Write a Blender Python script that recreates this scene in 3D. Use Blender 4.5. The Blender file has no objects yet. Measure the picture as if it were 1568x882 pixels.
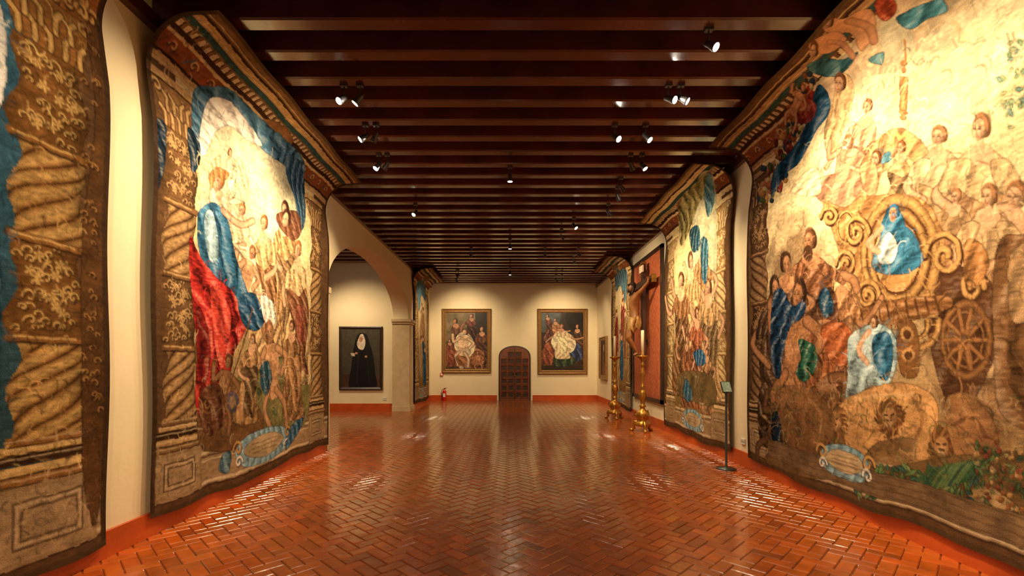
import bpy, math, random
import numpy as np
from mathutils import Vector, Matrix
random.seed(7); rng=np.random.default_rng(7)
F=720.0; VX=781.0; HY=554.0; CZ=1.47
H=4.39; D=17.94; LX=-3.05; RX=3.32; YB=-2.6
def lin(c):
    c=np.array(c,float)/255.0
    return np.where(c<=0.04045,c/12.92,((c+0.055)/1.055)**2.4)
# ------------------------------------------------------------------ materials
def mat(name,col,rough=0.6,metal=0.0,var=0.12,scale=6.0,bump=0.0,bscale=40.0,emit=None,coat=0.0,col2=None,spec=None):
    m=bpy.data.materials.new(name); m.use_nodes=True
    nt=m.node_tree; b=nt.nodes['Principled BSDF']
    b.inputs['Roughness'].default_value=rough; b.inputs['Metallic'].default_value=metal
    b.inputs['Coat Weight'].default_value=coat; b.inputs['Coat Roughness'].default_value=0.12
    if spec is not None: b.inputs['Specular IOR Level'].default_value=spec
    L=lin(col)
    tc=nt.nodes.new('ShaderNodeTexCoord')
    n=nt.nodes.new('ShaderNodeTexNoise'); n.inputs['Scale'].default_value=scale; n.inputs['Detail'].default_value=5
    nt.links.new(tc.outputs['Object'],n.inputs['Vector'])
    r=nt.nodes.new('ShaderNodeValToRGB'); r.color_ramp.elements[0].position=0.3; r.color_ramp.elements[1].position=0.7
    a=L*(1-var); c=(L*(1+var) if col2 is None else lin(col2))
    r.color_ramp.elements[0].color=(*np.clip(a,0,1),1); r.color_ramp.elements[1].color=(*np.clip(c,0,1),1)
    nt.links.new(n.outputs['Fac'],r.inputs['Fac']); nt.links.new(r.outputs['Color'],b.inputs['Base Color'])
    if bump>0:
        n2=nt.nodes.new('ShaderNodeTexNoise'); n2.inputs['Scale'].default_value=bscale; n2.inputs['Detail'].default_value=4
        nt.links.new(tc.outputs['Object'],n2.inputs['Vector'])
        bp=nt.nodes.new('ShaderNodeBump'); bp.inputs['Strength'].default_value=bump; bp.inputs['Distance'].default_value=0.02
        nt.links.new(n2.outputs['Fac'],bp.inputs['Height']); nt.links.new(bp.outputs['Normal'],b.inputs['Normal'])
    if emit:
        b.inputs['Emission Color'].default_value=(*emit[0],1); b.inputs['Emission Strength'].default_value=emit[1]
    return m
def attrmat(name,rough,bump,bscale,sheen=0.0,coat=0.0,spec=0.5,noisev=0.0,crough=0.1,dist=0.01):
    m=bpy.data.materials.new(name); m.use_nodes=True
    nt=m.node_tree; b=nt.nodes['Principled BSDF']; b.inputs['Roughness'].default_value=rough
    b.inputs['Specular IOR Level'].default_value=spec
    b.inputs['Sheen Weight'].default_value=sheen; b.inputs['Coat Weight'].default_value=coat; b.inputs['Coat Roughness'].default_value=crough
    at=nt.nodes.new('ShaderNodeAttribute'); at.attribute_name='Col'
    tc=nt.nodes.new('ShaderNodeTexCoord')
    n=nt.nodes.new('ShaderNodeTexNoise'); n.inputs['Scale'].default_value=bscale; n.inputs['Detail'].default_value=3
    nt.links.new(tc.outputs['Object'],n.inputs['Vector'])
    mx=nt.nodes.new('ShaderNodeMix'); mx.data_type='RGBA'; mx.blend_type='MULTIPLY'; mx.inputs['Factor'].default_value=1.0
    mr=nt.nodes.new('ShaderNodeMapRange'); mr.inputs['From Min'].default_value=0.3; mr.inputs['From Max'].default_value=0.7
    mr.inputs['To Min'].default_value=1-noisev; mr.inputs['To Max'].default_value=1+noisev
    nt.links.new(n.outputs['Fac'],mr.inputs['Value'])
    nt.links.new(at.outputs['Color'],mx.inputs[6]); nt.links.new(mr.outputs['Result'],mx.inputs[7])
    nt.links.new(mx.outputs[2],b.inputs['Base Color'])
    bp=nt.nodes.new('ShaderNodeBump'); bp.inputs['Strength'].default_value=bump; bp.inputs['Distance'].default_value=dist
    nt.links.new(n.outputs['Fac'],bp.inputs['Height']); nt.links.new(bp.outputs['Normal'],b.inputs['Normal'])
    if coat>0: nt.links.new(bp.outputs['Normal'],b.inputs['Coat Normal'])
    return m
M_wall=mat('cream_plaster',(228,212,174),0.85,var=0.04,scale=1.5,bump=0.1,bscale=12)
M_stone=mat('arch_stone',(200,176,136),0.8,var=0.12,scale=5,bump=0.4,bscale=30)
M_base=mat('terracotta_skirting',(182,76,24),0.35,var=0.2,scale=3,bump=0.2,bscale=20,coat=0.3)
M_beam=mat('varnished_beam_wood',(78,36,23),0.24,var=0.35,scale=2.5,bump=0.15,bscale=8,coat=0.5)
M_board=mat('ceiling_board_wood',(52,26,19),0.5,var=0.35,scale=3,bump=0.1)
M_door=mat('door_wood',(112,60,32),0.4,var=0.3,scale=8,bump=0.3,bscale=20)
M_iron=mat('dark_iron',(40,34,30),0.45,metal=0.6)
M_gilt=mat('gilt_frame',(146,108,62),0.42,metal=0.4,var=0.35,scale=25,bump=0.7,bscale=40)
M_dkframe=mat('dark_frame',(46,30,22),0.4,var=0.3,scale=15,bump=0.3)
M_brass=mat('candlestick_gilt',(190,138,60),0.32,metal=0.8,var=0.3,scale=14,bump=0.3,bscale=30)
M_wax=mat('candle_wax',(232,214,176),0.5,var=0.04)
M_spot=mat('spotlight_body',(60,56,56),0.35,metal=0.4,var=0.05)
M_lens=mat('lit_lens',(255,240,210),0.4,emit=((1.0,0.9,0.72),260.0))
M_lens2=mat('dim_lens',(255,240,210),0.4,emit=((1.0,0.85,0.62),14.0))
M_red=mat('extinguisher_red',(190,20,16),0.3,var=0.05,coat=0.5)
M_white=mat('white_plastic',(225,222,212),0.4,var=0.02)
M_post=mat('steel_post',(70,78,76),0.35,metal=0.5,var=0.1)
M_sign=mat('sign_plate',(88,140,112),0.35,var=0.2,scale=60,col2=(200,220,205))
M_damask=mat('red_damask',(172,76,38),0.8,var=0.25,scale=14,bump=0.3,bscale=50,col2=(194,106,58))
M_cwood=mat('cross_wood',(66,40,25),0.5,var=0.3,scale=10,bump=0.4)
M_body=mat('polychrome_skin',(156,102,56),0.45,var=0.25,scale=9,bump=0.1)
M_hair=mat('carved_hair',(44,26,16),0.6,var=0.3,scale=30,bump=0.8)
M_loin=mat('gilded_loincloth',(190,148,84),0.5,var=0.25,scale=12,bump=0.6,bscale=20)
M_tap=attrmat('woven_tapestry',0.95,0.45,120,sheen=0.0,spec=0.03,noisev=0.13,dist=.006)
M_oil=attrmat('oil_canvas',0.5,0.1,60,spec=0.3,noisev=0.08)
M_floor=attrmat('glazed_terracotta',0.25,0.30,7,coat=0.6,spec=0.5,noisev=0.18,crough=0.13,dist=.010)
# ------------------------------------------------------------------ mesh builder
def link(o):
    bpy.context.scene.collection.objects.link(o); return o
class MB:
    def __init__(s): s.v=[];s.f=[];s.m=[];s.mats=[];s.sm=[]
    def mi(s,m):
        if m not in s.mats: s.mats.append(m)
        return s.mats.index(m)
    def add(s,vs,fs,m,smooth=False):
        b=len(s.v); s.v+= [tuple(v) for v in vs]; k=s.mi(m)
        for f in fs: s.f.append(tuple(b+i for i in f)); s.m.append(k); s.sm.append(smooth)
    def box(s,x0,x1,y0,y1,z0,z1,m):
        vs=[(x,y,z) for z in(z0,z1) for y in(y0,y1) for x in(x0,x1)]
        s.add(vs,[(0,2,3,1),(4,5,7,6),(0,1,5,4),(2,6,7,3),(0,4,6,2),(1,3,7,5)],m)
    def obox(s,c,ax,hs,m):
        c=Vector(c); vs=[]
        for k in(-1,1):
            for j in(-1,1):
                for i in(-1,1): vs.append(c+ax[0]*hs[0]*i+ax[1]*hs[1]*j+ax[2]*hs[2]*k)
        s.add(vs,[(0,2,3,1),(4,5,7,6),(0,1,5,4),(2,6,7,3),(0,4,6,2),(1,3,7,5)],m)
    def lathe(s,o,prof,m,n=24,axis=(0,0,1),smooth=True,lobes=0,lamp=0.0):
        o=Vector(o); q=Vector(axis).normalized().to_track_quat('Z','Y')
        vs=[];fs=[]
        for r,z in prof:
            for i in range(n):
                a=2*math.pi*i/n; rr=r*(1+lamp*math.cos(lobes*a)) if lobes else r
                vs.append(o+q@Vector((rr*math.cos(a),rr*math.sin(a),z)))
        for j in range(len(prof)-1):
            for i in range(n):
                a=j*n+i;b=j*n+(i+1)%n
                fs.append((a,b,b+n,a+n))
        fs.append(tuple(reversed(range(n)))); fs.append(tuple(range((len(prof)-1)*n,len(prof)*n)))
        s.add(vs,fs,m,smooth)
    def tube(s,pts,rs,m,n=8):
        pts=[Vector(p) for p in pts]; vs=[];fs=[]
        if not hasattr(rs,'__len__'): rs=[rs]*len(pts)
        for i,p in enumerate(pts):
            d=(pts[min(i+1,len(pts)-1)]-pts[max(i-1,0)]).normalized(); q=d.to_track_quat('Z','Y')
            for k in range(n):
                a=2*math.pi*k/n; vs.append(p+q@Vector((rs[i]*math.cos(a),rs[i]*math.sin(a),0)))
        for j in range(len(pts)-1):
            for i in range(n):
                a=j*n+i;b=j*n+(i+1)%n; fs.append((a,b,b+n,a+n))
        fs.append(tuple(reversed(range(n)))); fs.append(tuple(range((len(pts)-1)*n,len(pts)*n)))
        s.add(vs,fs,m,True)
    def obj(s,name,parent=None):
        me=bpy.data.meshes.new(name); me.from_pydata(s.v,[],s.f)
        for m in s.mats: me.materials.append(m)
        me.polygons.foreach_set('material_index',s.m); me.polygons.foreach_set('use_smooth',s.sm); me.update()
        o=link(bpy.data.objects.new(name,me))
        if parent: o.parent=parent
        return o
def empty(name,loc=(0,0,0)):
    e=link(bpy.data.objects.new(name,None)); e.location=loc; e.empty_display_size=0.1; return e
# ------------------------------------------------------------------ canvas painter (woven pictures, in metres on the cloth)
def vnoise(S,T,sc,seed=0,scy=None):
    r=np.random.default_rng(seed); g=r.random((256,256))*2-1
    x=S/sc; y=T/(scy or sc); xi=np.floor(x).astype(int); yi=np.floor(y).astype(int)
    fx=x-xi; fy=y-yi; fx=fx*fx*(3-2*fx); fy=fy*fy*(3-2*fy)
    a=g[yi%256,xi%256]; b=g[yi%256,(xi+1)%256]; c=g[(yi+1)%256,xi%256]; d=g[(yi+1)%256,(xi+1)%256]
    return (a*(1-fx)+b*fx)*(1-fy)+(c*(1-fx)+d*fx)*fy
def spline(pts,closed=True,n=6):
    p=[np.array(q,float) for q in pts]; out=[]; N=len(p)
    rngi=range(N) if closed else range(N-1)
    for i in rngi:
        g=lambda k:p[k%N] if closed else p[min(max(k,0),N-1)]
        p0,p1,p2,p3=g(i-1),g(i),g(i+1),g(i+2)
        for j in range(n):
            t=j/n; out.append(0.5*((2*p1)+(-p0+p2)*t+(2*p0-5*p1+4*p2-p3)*t*t+(-p0+3*p1-3*p2+p3)*t**3))
    if not closed: out.append(p[-1])
    return out
class Cv:
    def __init__(c,s0,s1,t0,t1,res,seed,warp=0.006):
        c.ns=int((s1-s0)/res)+1; c.nt=int((t1-t0)/res)+1
        c.s=np.linspace(s0,s1,c.ns); c.t=np.linspace(t0,t1,c.nt); c.res=res; c.seed=seed
        S,T=np.meshgrid(c.s,c.t); c.S0=S;c.T0=T
        c.S=S+vnoise(S,T,0.06,seed+1)*warp; c.T=T+vnoise(S,T,0.06,seed+2)*warp
        c.n1=vnoise(S,T,0.5,seed+3); c.n2=vnoise(S,T,0.13,seed+4); c.n3=vnoise(S,T,0.035,seed+5)
        c.n4=vnoise(S,T,0.05,seed+6,scy=0.014)
        c.a=np.zeros((c.nt,c.ns,3))+0.3
    def P(c,x,y): return (x,y)
    def k(c,x): return 1.0
    def bb(c,st,pad=0.0):
        m=c.res*3+pad
        i0=int(np.searchsorted(c.s,st[:,0].min()-m)); i1=int(np.searchsorted(c.s,st[:,0].max()+m))
        j0=int(np.searchsorted(c.t,st[:,1].min()-m)); j1=int(np.searchsorted(c.t,st[:,1].max()+m))
        return slice(j0,j1),slice(i0,i1)
    def pm(c,st):
        sl=c.bb(st); S=c.S[sl];T=c.T[sl]; ins=np.zeros(S.shape,bool)
        n=len(st)
        for i in range(n):
            x0,y0=st[i];x1,y1=st[(i+1)%n]
            if y0==y1: continue
            ins^=((y0>T)!=(y1>T))&(S<(x1-x0)*(T-y0)/(y1-y0)+x0)
        return sl,ins
    def blend(c,sl,m,col):
        a=c.a[sl]; m=m[...,None]; c.a[sl]=a*(1-m)+col*m
    def f(c,pts,col,amp=0.3,fr=5.0,ang=0.2,sm=True,al=1.0,out=0.55,st=False,w=0.009):
        if not st: 
            if sm: pts=spline(pts)
            pts=[c.P(*p) for p in pts]
        elif sm: pts=spline(pts)
        q=np.array(pts); sl,ins=c.pm(q)
        if ins.size==0: return
        L=lin(col)
        if amp<=0.15:
            sh=1+amp*c.n1[sl]+amp*1.6*c.n2[sl]+.06*c.n4[sl]
            C=L[None,None,:]*np.clip(sh,0.2,2)[...,None]
        else:
            fr=fr*0.85
            a0=q.mean(0); dS=c.S[sl]-a0[0]; dT=c.T[sl]-a0[1]
            aa=ang+0.45*dT+0.25*c.n1[sl]
            ph=fr*(dS*np.cos(aa)+dT*np.sin(aa))+0.22*c.n2[sl]+q[0,0]*3.1
            tri=ph-np.floor(ph)
            fold=np.where(tri<0.72,0.5+0.5*np.cos(math.pi*(tri/0.72-0.32)*1.35),0.0)
            fold=np.where(tri>=0.72,0.18*np.abs((tri-0.86)/0.14),fold)
            ph2=fr*2.3*(dS*np.cos(aa+.3)+dT*np.sin(aa+.3))+.3*c.n2[sl]; f2=0.5+0.5*np.sin(2*math.pi*ph2)
            v=(fold*0.75+f2*0.25)*2-1
            v=v+0.35*c.n4[sl]
            ext=np.ptp(q[:,0])+1e-6; side=(dS/ext)*-0.35
            sh=np.where(v>0,1+amp*0.9*v,1+amp*1.5*v)+side*amp*2
            C=L[None,None,:]*np.clip(sh,0.16,1.7)[...,None]
            hi=np.clip(v-0.45,0,1)[...,None]*amp*0.7
            C=C*(1-hi)+lin((232,216,180))*hi
        c.blend(sl,ins*al,C)
        if out>0: c.l(list(q)+[q[0]],w,tuple(np.array(col)*0.40),al=out*al,st=True,sm=False)
    def e(c,x,y,rx,ry,col,sh=0.35,rot=0.0,al=1.0,ring=None,out=0.25):
        c0=np.array(c.P(x,y)); co,si=math.cos(rot),math.sin(rot)
        A=np.array(c.P(x+rx*co,y+rx*si))-c0; B=np.array(c.P(x-ry*si,y+ry*co))-c0
        det=A[0]*B[1]-A[1]*B[0]
        if abs(det)<1e-9: return
        R=abs(A)+abs(B); sl=c.bb(np.array([c0-R*1.2,c0+R*1.2]))
        dS=c.S[sl]-c0[0]; dT=c.T[sl]-c0[1]
        u=(dS*B[1]-dT*B[0])/det; v=(-dS*A[1]+dT*A[0])/det
        r=np.hypot(u,v)
        if ring is None: m=np.clip((1-r)*6,0,1)*al
        else: m=((r<1)&(r>1-ring))*al
        L=lin(col); s=1-sh*np.clip((u*0.5+v*0.5)+0.15+0.5*r*r,-0.3,1.3)
        if ring is not None: s=1-sh*np.abs((r-(1-ring/2))/(ring/2))
        s=s*(1+0.1*c.n4[sl])
        if ring is None and out>0: s=np.where(r>0.85,s*(1-out),s)
        c.blend(sl,m,L[None,None,:]*s[...,None])
    def soft(c,x,y,rx,ry,col,al=.7):
        c0=np.array(c.P(x,y)); A=abs(np.array(c.P(x+rx,y))-c0)[0]; B=abs(np.array(c.P(x,y+ry))-c0)[1]
        R=np.array([A,B]); sl=c.bb(np.array([c0-R,c0+R]))
        r=np.hypot((c.S[sl]-c0[0])/A,(c.T[sl]-c0[1])/B)+.25*c.n2[sl]+.2*c.n1[sl]
        m=np.clip(1.1-r,0,.6)/.6*al; c.blend(sl,m,lin(col)[None,None,:]*(1+.1*c.n2[sl])[...,None])
    def l(c,pts,w,col,al=1.0,st=False,sm=True,sh=0.0):
        if not st:
            if sm and len(pts)>2: pts=spline(pts,False)
            pts=[c.P(*p) for p in pts]
        q=np.array(pts); sl=c.bb(q,w); S=c.S[sl];T=c.T[sl]
        if S.size==0: return
        d=np.full(S.shape,9.0)
        for i in range(len(q)-1):
            a=q[i];b=q[i+1]; ab=b-a; L2=ab@ab+1e-12
            if L2<1e-10: continue
            h=np.clip(((S-a[0])*ab[0]+(T-a[1])*ab[1])/L2,0,1)
            d=np.minimum(d,np.hypot(S-a[0]-h*ab[0],T-a[1]-h*ab[1]))
        m=np.clip((w/2-d)/c.res+0.5,0,1)*al
        C=lin(col)[None,None,:]*(1-sh*np.clip(d/(w/2),0,1)**2)[...,None]
        c.blend(sl,m,C)
    def rect(c,s0,s1,t0,t1,col,al=1.0):
        c.f([(s0,t0),(s1,t0),(s1,t1),(s0,t1)],col,amp=0.04,out=0,sm=False,st=True,al=al)
    def head(c,x,y,r,hair=(92,60,34),skin=(216,168,124),face=1):
        k=max(c.k(x),0.35)
        c.e(x+face*r*.15*k,y-r*0.2,r*1.0*k,r*1.15,hair,sh=0.45)
        c.e(x+face*r*.55*k,y+r*0.15,r*0.5*k,r*.7,hair,sh=0.5)
        c.e(x-face*r*0.14*k,y+r*0.12,r*0.68*k,r*0.98,skin,sh=0.5,rot=.12*face)
        for i in range(3): c.l([(x-face*r*.5*k,y-r*(.75+.12*i)),(x+face*r*.1*k,y-r*(1.0+.1*i)),(x+face*r*.7*k,y-r*(.3-.2*i))],.014,tuple(np.minimum(255,np.array(hair)*1.35)),al=.55)
        if r>7:
            br=tuple(np.array(skin)*.42)
            for sx in(-0.40,0.12):
                xx=x+(sx-face*0.14)*r*k
                c.e(xx,y-r*.05,r*.19*k,r*.16,tuple(np.array(skin)*.68),sh=.1,al=.6,out=0)
                c.l([(xx-r*.12*k,y+r*.02),(xx+r*.12*k,y+r*.02)],0.011,br,al=.85,sm=False)
                c.l([(xx-r*.16*k,y-r*.2),(xx+r*.16*k,y-r*.21)],0.008,br,al=.5,sm=False)
            c.l([(x-face*r*0.24*k,y+r*0.05),(x-face*r*0.32*k,y+r*0.42),(x-face*r*.18*k,y+r*.46)],0.010,br,al=.6)
            c.l([(x-face*r*.36*k,y+r*.68),(x-face*r*.08*k,y+r*.68)],0.012,(130,58,42),al=.7,sm=False)
            c.e(x+face*r*.3*k,y+r*.45,r*.3*k,r*.45,tuple(np.array(skin)*.66),sh=.2,al=.55,out=0)
    def fig(c,x,y,h,robe,hair=(92,60,34),skin=(214,166,122),lean=0.0,arm=None,arm2=None,face=1,amp=0.4,wd=1.0,fr=6,sash=None,hs=1.0):
        k=max(c.k(x),0.3); g=lambda a,b:(x+a*h*k*wd+lean*b*h,y+b*h)
        an=random.uniform(-.35,.35); f=face
        c.f([g(-.03,.09),g(.04,.09),g(.13,.16),g(.15,.3),g(.10,.42),g(.17,.6),g(.21*f+.02,.82),g(.27,1.0),g(.05,1.04),g(-.2,1.0),g(-.22,.72),g(-.12,.5),g(-.10,.40),g(-.15,.3),g(-.12,.16)],robe,amp=amp,fr=fr,ang=an)
        sc2=sash or tuple(np.clip(np.array(robe)*random.choice([.66,1.14,.78]),0,250))
        c.f([g(-.14*f,.30),g(.02*f,.36),g(.14*f,.30),g(.20*f,.52),g(.12*f,.8),g(.18*f,.96),g(-.02*f,.86),g(-.04*f,.6),g(-.12*f,.46)],sc2,amp=amp*1.1,fr=fr*1.1,ang=an+.6*f)
        c.f([g(-.05,.08),g(.05,.08),g(.07,.14),g(0,.19),g(-.07,.14)],skin,amp=.1,out=.1)
        wpx=0.045*h; ws=abs(c.P(x,y+wpx)[1]-c.P(x,y)[1])
        for A in(arm,arm2):
            if A:
                pts=[g(*A[0]),g(*A[1]),g(*A[2])]
                c.l(pts,ws*1.35,tuple(np.array(skin)*0.48),al=.85); c.l(pts,ws*1.05,skin,sh=.45)
                c.f([g(A[0][0]-.05,A[0][1]-.04),g(A[0][0]+.05,A[0][1]-.04),((g(*A[1])[0]*.5+g(*A[0])[0]*.5)+.05*h*k,g(*A[1])[1]*.5+g(*A[0])[1]*.5+.03*h),((g(*A[1])[0]*.5+g(*A[0])[0]*.5)-.05*h*k,g(*A[1])[1]*.5+g(*A[0])[1]*.5+.04*h)],robe,amp=amp,fr=fr*1.5)
        c.l([g(0,.04),g(0,.11)],ws*.95,skin,sh=.3)
        c.head(x,y,h*0.058*hs,hair,skin,face)
    def nude(c,x,y,h,skin=(212,160,112),hair=(120,80,46),tilt=0.0,face=1):
        k=max(c.k(x),.3); ct,stt=math.cos(tilt),math.sin(tilt)
        g=lambda a,b:(x+(a*ct-b*stt)*h*k,y+(a*stt+b*ct)*h)
        dk=tuple(np.array(skin)*.5)
        c.f([g(-.13,.16),g(.13,.16),g(.15,.35),g(.12,.52),g(.16,.66),g(0,.72),g(-.15,.64),g(-.11,.5),g(-.15,.33)],skin,amp=.22,fr=3,ang=1.2)
        c.l([g(-.10,.30),g(-.02,.33),g(.0,.27),g(.03,.33),g(.11,.30)],.012,dk,al=.55); c.l([g(0,.33),g(.01,.55)],.012,dk,al=.45)
        ws=abs(c.P(x,y+.075*h)[1]-c.P(x,y)[1])
        for p in([g(-.08,.62),g(-.2,.8),g(-.08,1.0)],[g(.08,.62),g(.22,.78),g(.24,1.0)],[g(-.13,.2),g(-.28,.34),g(-.34,.14)],[g(.13,.2),g(.3,.3),g(.2,.46)]):
            c.l(p,ws*1.35,dk,al=.85); c.l(p,ws*1.1,skin,sh=.45)
        hx,hy=g(0,.02); c.head(hx,hy,h*.095,hair,skin,face)
    def scrib(c,n,box,cols,al=0.4,L=0.14,w=(0.01,0.035),seed=1):
        r=random.Random(seed)
        for _ in range(n):
            s=r.uniform(box[0],box[1]);t=r.uniform(box[2],box[3]);a=r.uniform(0,6.28);pts=[]
            da=r.uniform(-1.2,1.2); l=L*r.uniform(.5,1.4)
            for i in range(5):
                pts.append((s,t)); s+=l/4*math.cos(a); t+=l/4*math.sin(a); a+=da*.7
            c.l(pts,r.uniform(*w),r.choice(cols),al=al*r.uniform(.5,1.2),st=True,sm=False,sh=.3)
    def hatch(c,n,box,seed=1,L=.11):
        # shading weft: short dark/light threads coloured after what lies beneath
        r=random.Random(seed)
        for _ in range(n):
            s=r.uniform(box[0],box[1]);t=r.uniform(box[2],box[3])
            i=min(max(int(np.searchsorted(c.s,s)),0),c.ns-1); j=min(max(int(np.searchsorted(c.t,t)),0),c.nt-1)
            b=c.a[j,i]; q=r.choice((.42,.5,.6,1.45,1.6)); colr=np.clip(b*q,0,.9)
            sr=np.where(colr<=.0031308,colr*12.92,1.055*colr**(1/2.4)-.055)*255
            a=r.gauss(1.5,.6); pts=[]; l=L*r.uniform(.5,1.5); da=r.uniform(-.7,.7)
            for k in range(5): pts.append((s,t)); s+=l/4*math.cos(a); t+=l/4*math.sin(a); a+=da
            c.l(pts,r.uniform(.006,.014),tuple(sr),al=r.uniform(.35,.75),st=True,sm=False)
    def leaf(c,x,y,L,a,col):
        x1,y1=x+L*math.cos(a),y+L*math.sin(a); nx,ny=-math.sin(a)*L*.28,math.cos(a)*L*.28
        c.f([(x,y),((x+x1)/2+nx,(y+y1)/2+ny),(x1,y1),((x+x1)/2-nx,(y+y1)/2-ny)],col,amp=.12,out=.5); c.l([(x,y),(x1,y1)],.008,tuple(np.array(col)*1.3),sm=False,al=.6)
    def scroll(c,s,t,R,col,dk,w=.02,flip=1,turns=6.0):
        q=np.linspace(0,turns,16); p=[(s+flip*math.cos(a)*R*(1-a/(turns*1.25)),t+math.sin(a)*R*(1-a/(turns*1.25))) for a in q]
        c.l([(x+.008,y-.010) for x,y in p],w*1.3,dk,st=True,sm=False,al=.8); c.l(p,w,col,st=True,sm=False,sh=.3)
    def column(c,sc,hw,tb,tt,pal):
        lite,midc,dk=pal; ped=(158,130,90); pedl=(182,154,112)
        hgt=tt-tb
        c.rect(sc-hw*1.5,sc+hw*1.5,0.1,tb-0.28,ped); c.rect(sc-hw*1.35,sc+hw*1.35,0.13,tb-0.32,pedl,al=.5)
        for o,cc in((0,dk),(.02,(206,180,136)),(.045,dk)): c.l([(sc-hw*.95+o,.20+o),(sc+hw*.95-o,.20+o),(sc+hw*.95-o,tb-.38-o),(sc-hw*.95+o,tb-.38-o),(sc-hw*.95+o,.20+o)],0.013,cc,st=True,sm=False,al=.8)
        for i,(dz,ww) in enumerate([(.28,1.55),(.22,1.4),(.15,1.5),(.09,1.3),(.04,1.15)]):
            col=[midc,lite,dk,lite,midc][i]
            c.rect(sc-hw*ww,sc+hw*ww,tb-dz,tb-dz+.055,col)
            c.l([(sc-hw*ww,tb-dz),(sc+hw*ww,tb-dz)],0.012,dk,st=True,al=.9,sm=False)
            c.l([(sc-hw*ww,tb-dz+.035),(sc+hw*ww,tb-dz+.035)],0.012,(226,202,150),st=True,al=.5,sm=False)
        seg=hgt/4.0
        rr=random.Random(c.seed+int(sc*10))
        def cxf(T): return sc+0.13*hw*np.sin(2*math.pi*(T-tb)/seg*1.5)
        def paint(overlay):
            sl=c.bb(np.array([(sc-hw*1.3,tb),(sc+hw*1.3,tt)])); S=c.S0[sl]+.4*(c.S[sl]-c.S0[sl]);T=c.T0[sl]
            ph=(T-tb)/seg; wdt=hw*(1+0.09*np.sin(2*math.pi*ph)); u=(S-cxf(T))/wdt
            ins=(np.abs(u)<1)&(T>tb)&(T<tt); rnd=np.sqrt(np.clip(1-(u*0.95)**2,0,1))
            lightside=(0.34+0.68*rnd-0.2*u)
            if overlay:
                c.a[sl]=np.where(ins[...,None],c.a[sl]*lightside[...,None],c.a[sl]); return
            p=T/0.125-0.85*np.arcsin(np.clip(u,-1,1)); tri=p-np.floor(p)
            r=np.sin(math.pi*np.clip(tri/0.85,0,1)); g=np.clip(1-np.abs(tri-.92)/.08,0,1)
            bead=(np.sin(2*math.pi*(u*3+p*.5))*.5+.5)*np.clip(1-np.abs(tri-.4)/.12,0,1)
            spir=(np.floor(ph).astype(int)%2==0)
            L,Mi,Dk=lin(lite),lin(midc),lin(dk)
            rl=(r*.85)[...,None]; C=Mi*.8*(1-rl)+L*rl; C=C*(1-.45*bead[...,None]); gg=g[...,None]; C=C*(1-gg)+Dk*.9*gg
            C=np.where(spir[...,None],C,Mi[None,None,:]*(.72+.14*c.n2[sl])[...,None])
            C=C*(1+.18*c.n4[sl])[...,None]
            c.blend(sl,ins*1.0,C)
        paint(False)
        for i in(1,3):
            for j in range(40):
                t=tb+seg*i+rr.uniform(.04,seg-.04); s=float(cxf(t))+rr.uniform(-.85,.85)*hw
                c.scroll(s,t,rr.uniform(.022,.05),lite,dk,w=.014,flip=rr.choice((-1,1)),turns=rr.uniform(2.5,5.5))
            for j in range(10):
                t=tb+seg*i+rr.uniform(.1,seg-.1); s=float(cxf(t))+rr.uniform(-.6,.6)*hw
                for q in range(5): c.l([(s,t),(s+.03*math.cos(q*1.257),t+.03*math.sin(q*1.257))],.020,lite,st=True,sm=False,sh=.4)
        paint(True)
        for i in range(1,4):
            t=tb+seg*i; x=float(cxf(t)); c.l([(x-hw*1.05,t),(x+hw*1.05,t)],0.055,midc,st=True,sm=False,sh=.4); c.l([(x-hw*1.0,t+.008),(x+hw*.7,t+.008)],.014,lite,st=True,sm=False); c.l([(x-hw*1.05,t-.03),(x+hw*1.05,t-.03)],0.014,dk,st=True,sm=False)
        c.f([(sc-hw*.9,tt),(sc+hw*.9,tt),(sc+hw*1.15,tt+.2),(sc+hw*1.6,tt+.4),(sc-hw*1.6,tt+.4),(sc-hw*1.15,tt+.2)],midc,sm=False,st=True,amp=.12)
        for row,q in enumerate((0.02,.15)):
            for i in range(5-row):
                s=sc-hw*.85+hw*1.7*(i+.5*row)/4; sg=1 if i>2-row*.5 else -1
                c.l([(s,tt+q),(s+.005,tt+q+.1),(s+.045*sg,tt+q+.14)],0.055,dk,st=True,al=.8,sm=False)
                c.l([(s,tt+q),(s+.005,tt+q+.1),(s+.045*sg,tt+q+.14)],0.038,lite,st=True,al=.95,sh=.5,sm=False)
        for sx in(-1,1): c.scroll(sc+sx*hw*1.15,tt+.31,.06,lite,dk,w=.022,flip=sx)
        c.rect(sc-hw*1.7,sc+hw*1.7,tt+.38,tt+.45,lite); c.l([(sc-hw*1.7,tt+.38),(sc+hw*1.7,tt+.38)],.015,dk,st=True,sm=False)
    def finish(c,wear=0.12,gam=1.1,sat=.93,gain=.80):
        rib=np.sin(c.S0*2*math.pi/0.024)*0.02
        m=1+wear*c.n3+wear*0.6*c.n2+0.05*c.n1+rib+.13*c.n4
        a=np.clip(c.a*m[...,None],0.002,0.95)**gam
        g=a.mean(-1,keepdims=True); c.a=np.clip((g+(a-g)*sat)*gain*np.array([1.0,.98,1.06]),0.001,.95)
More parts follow.
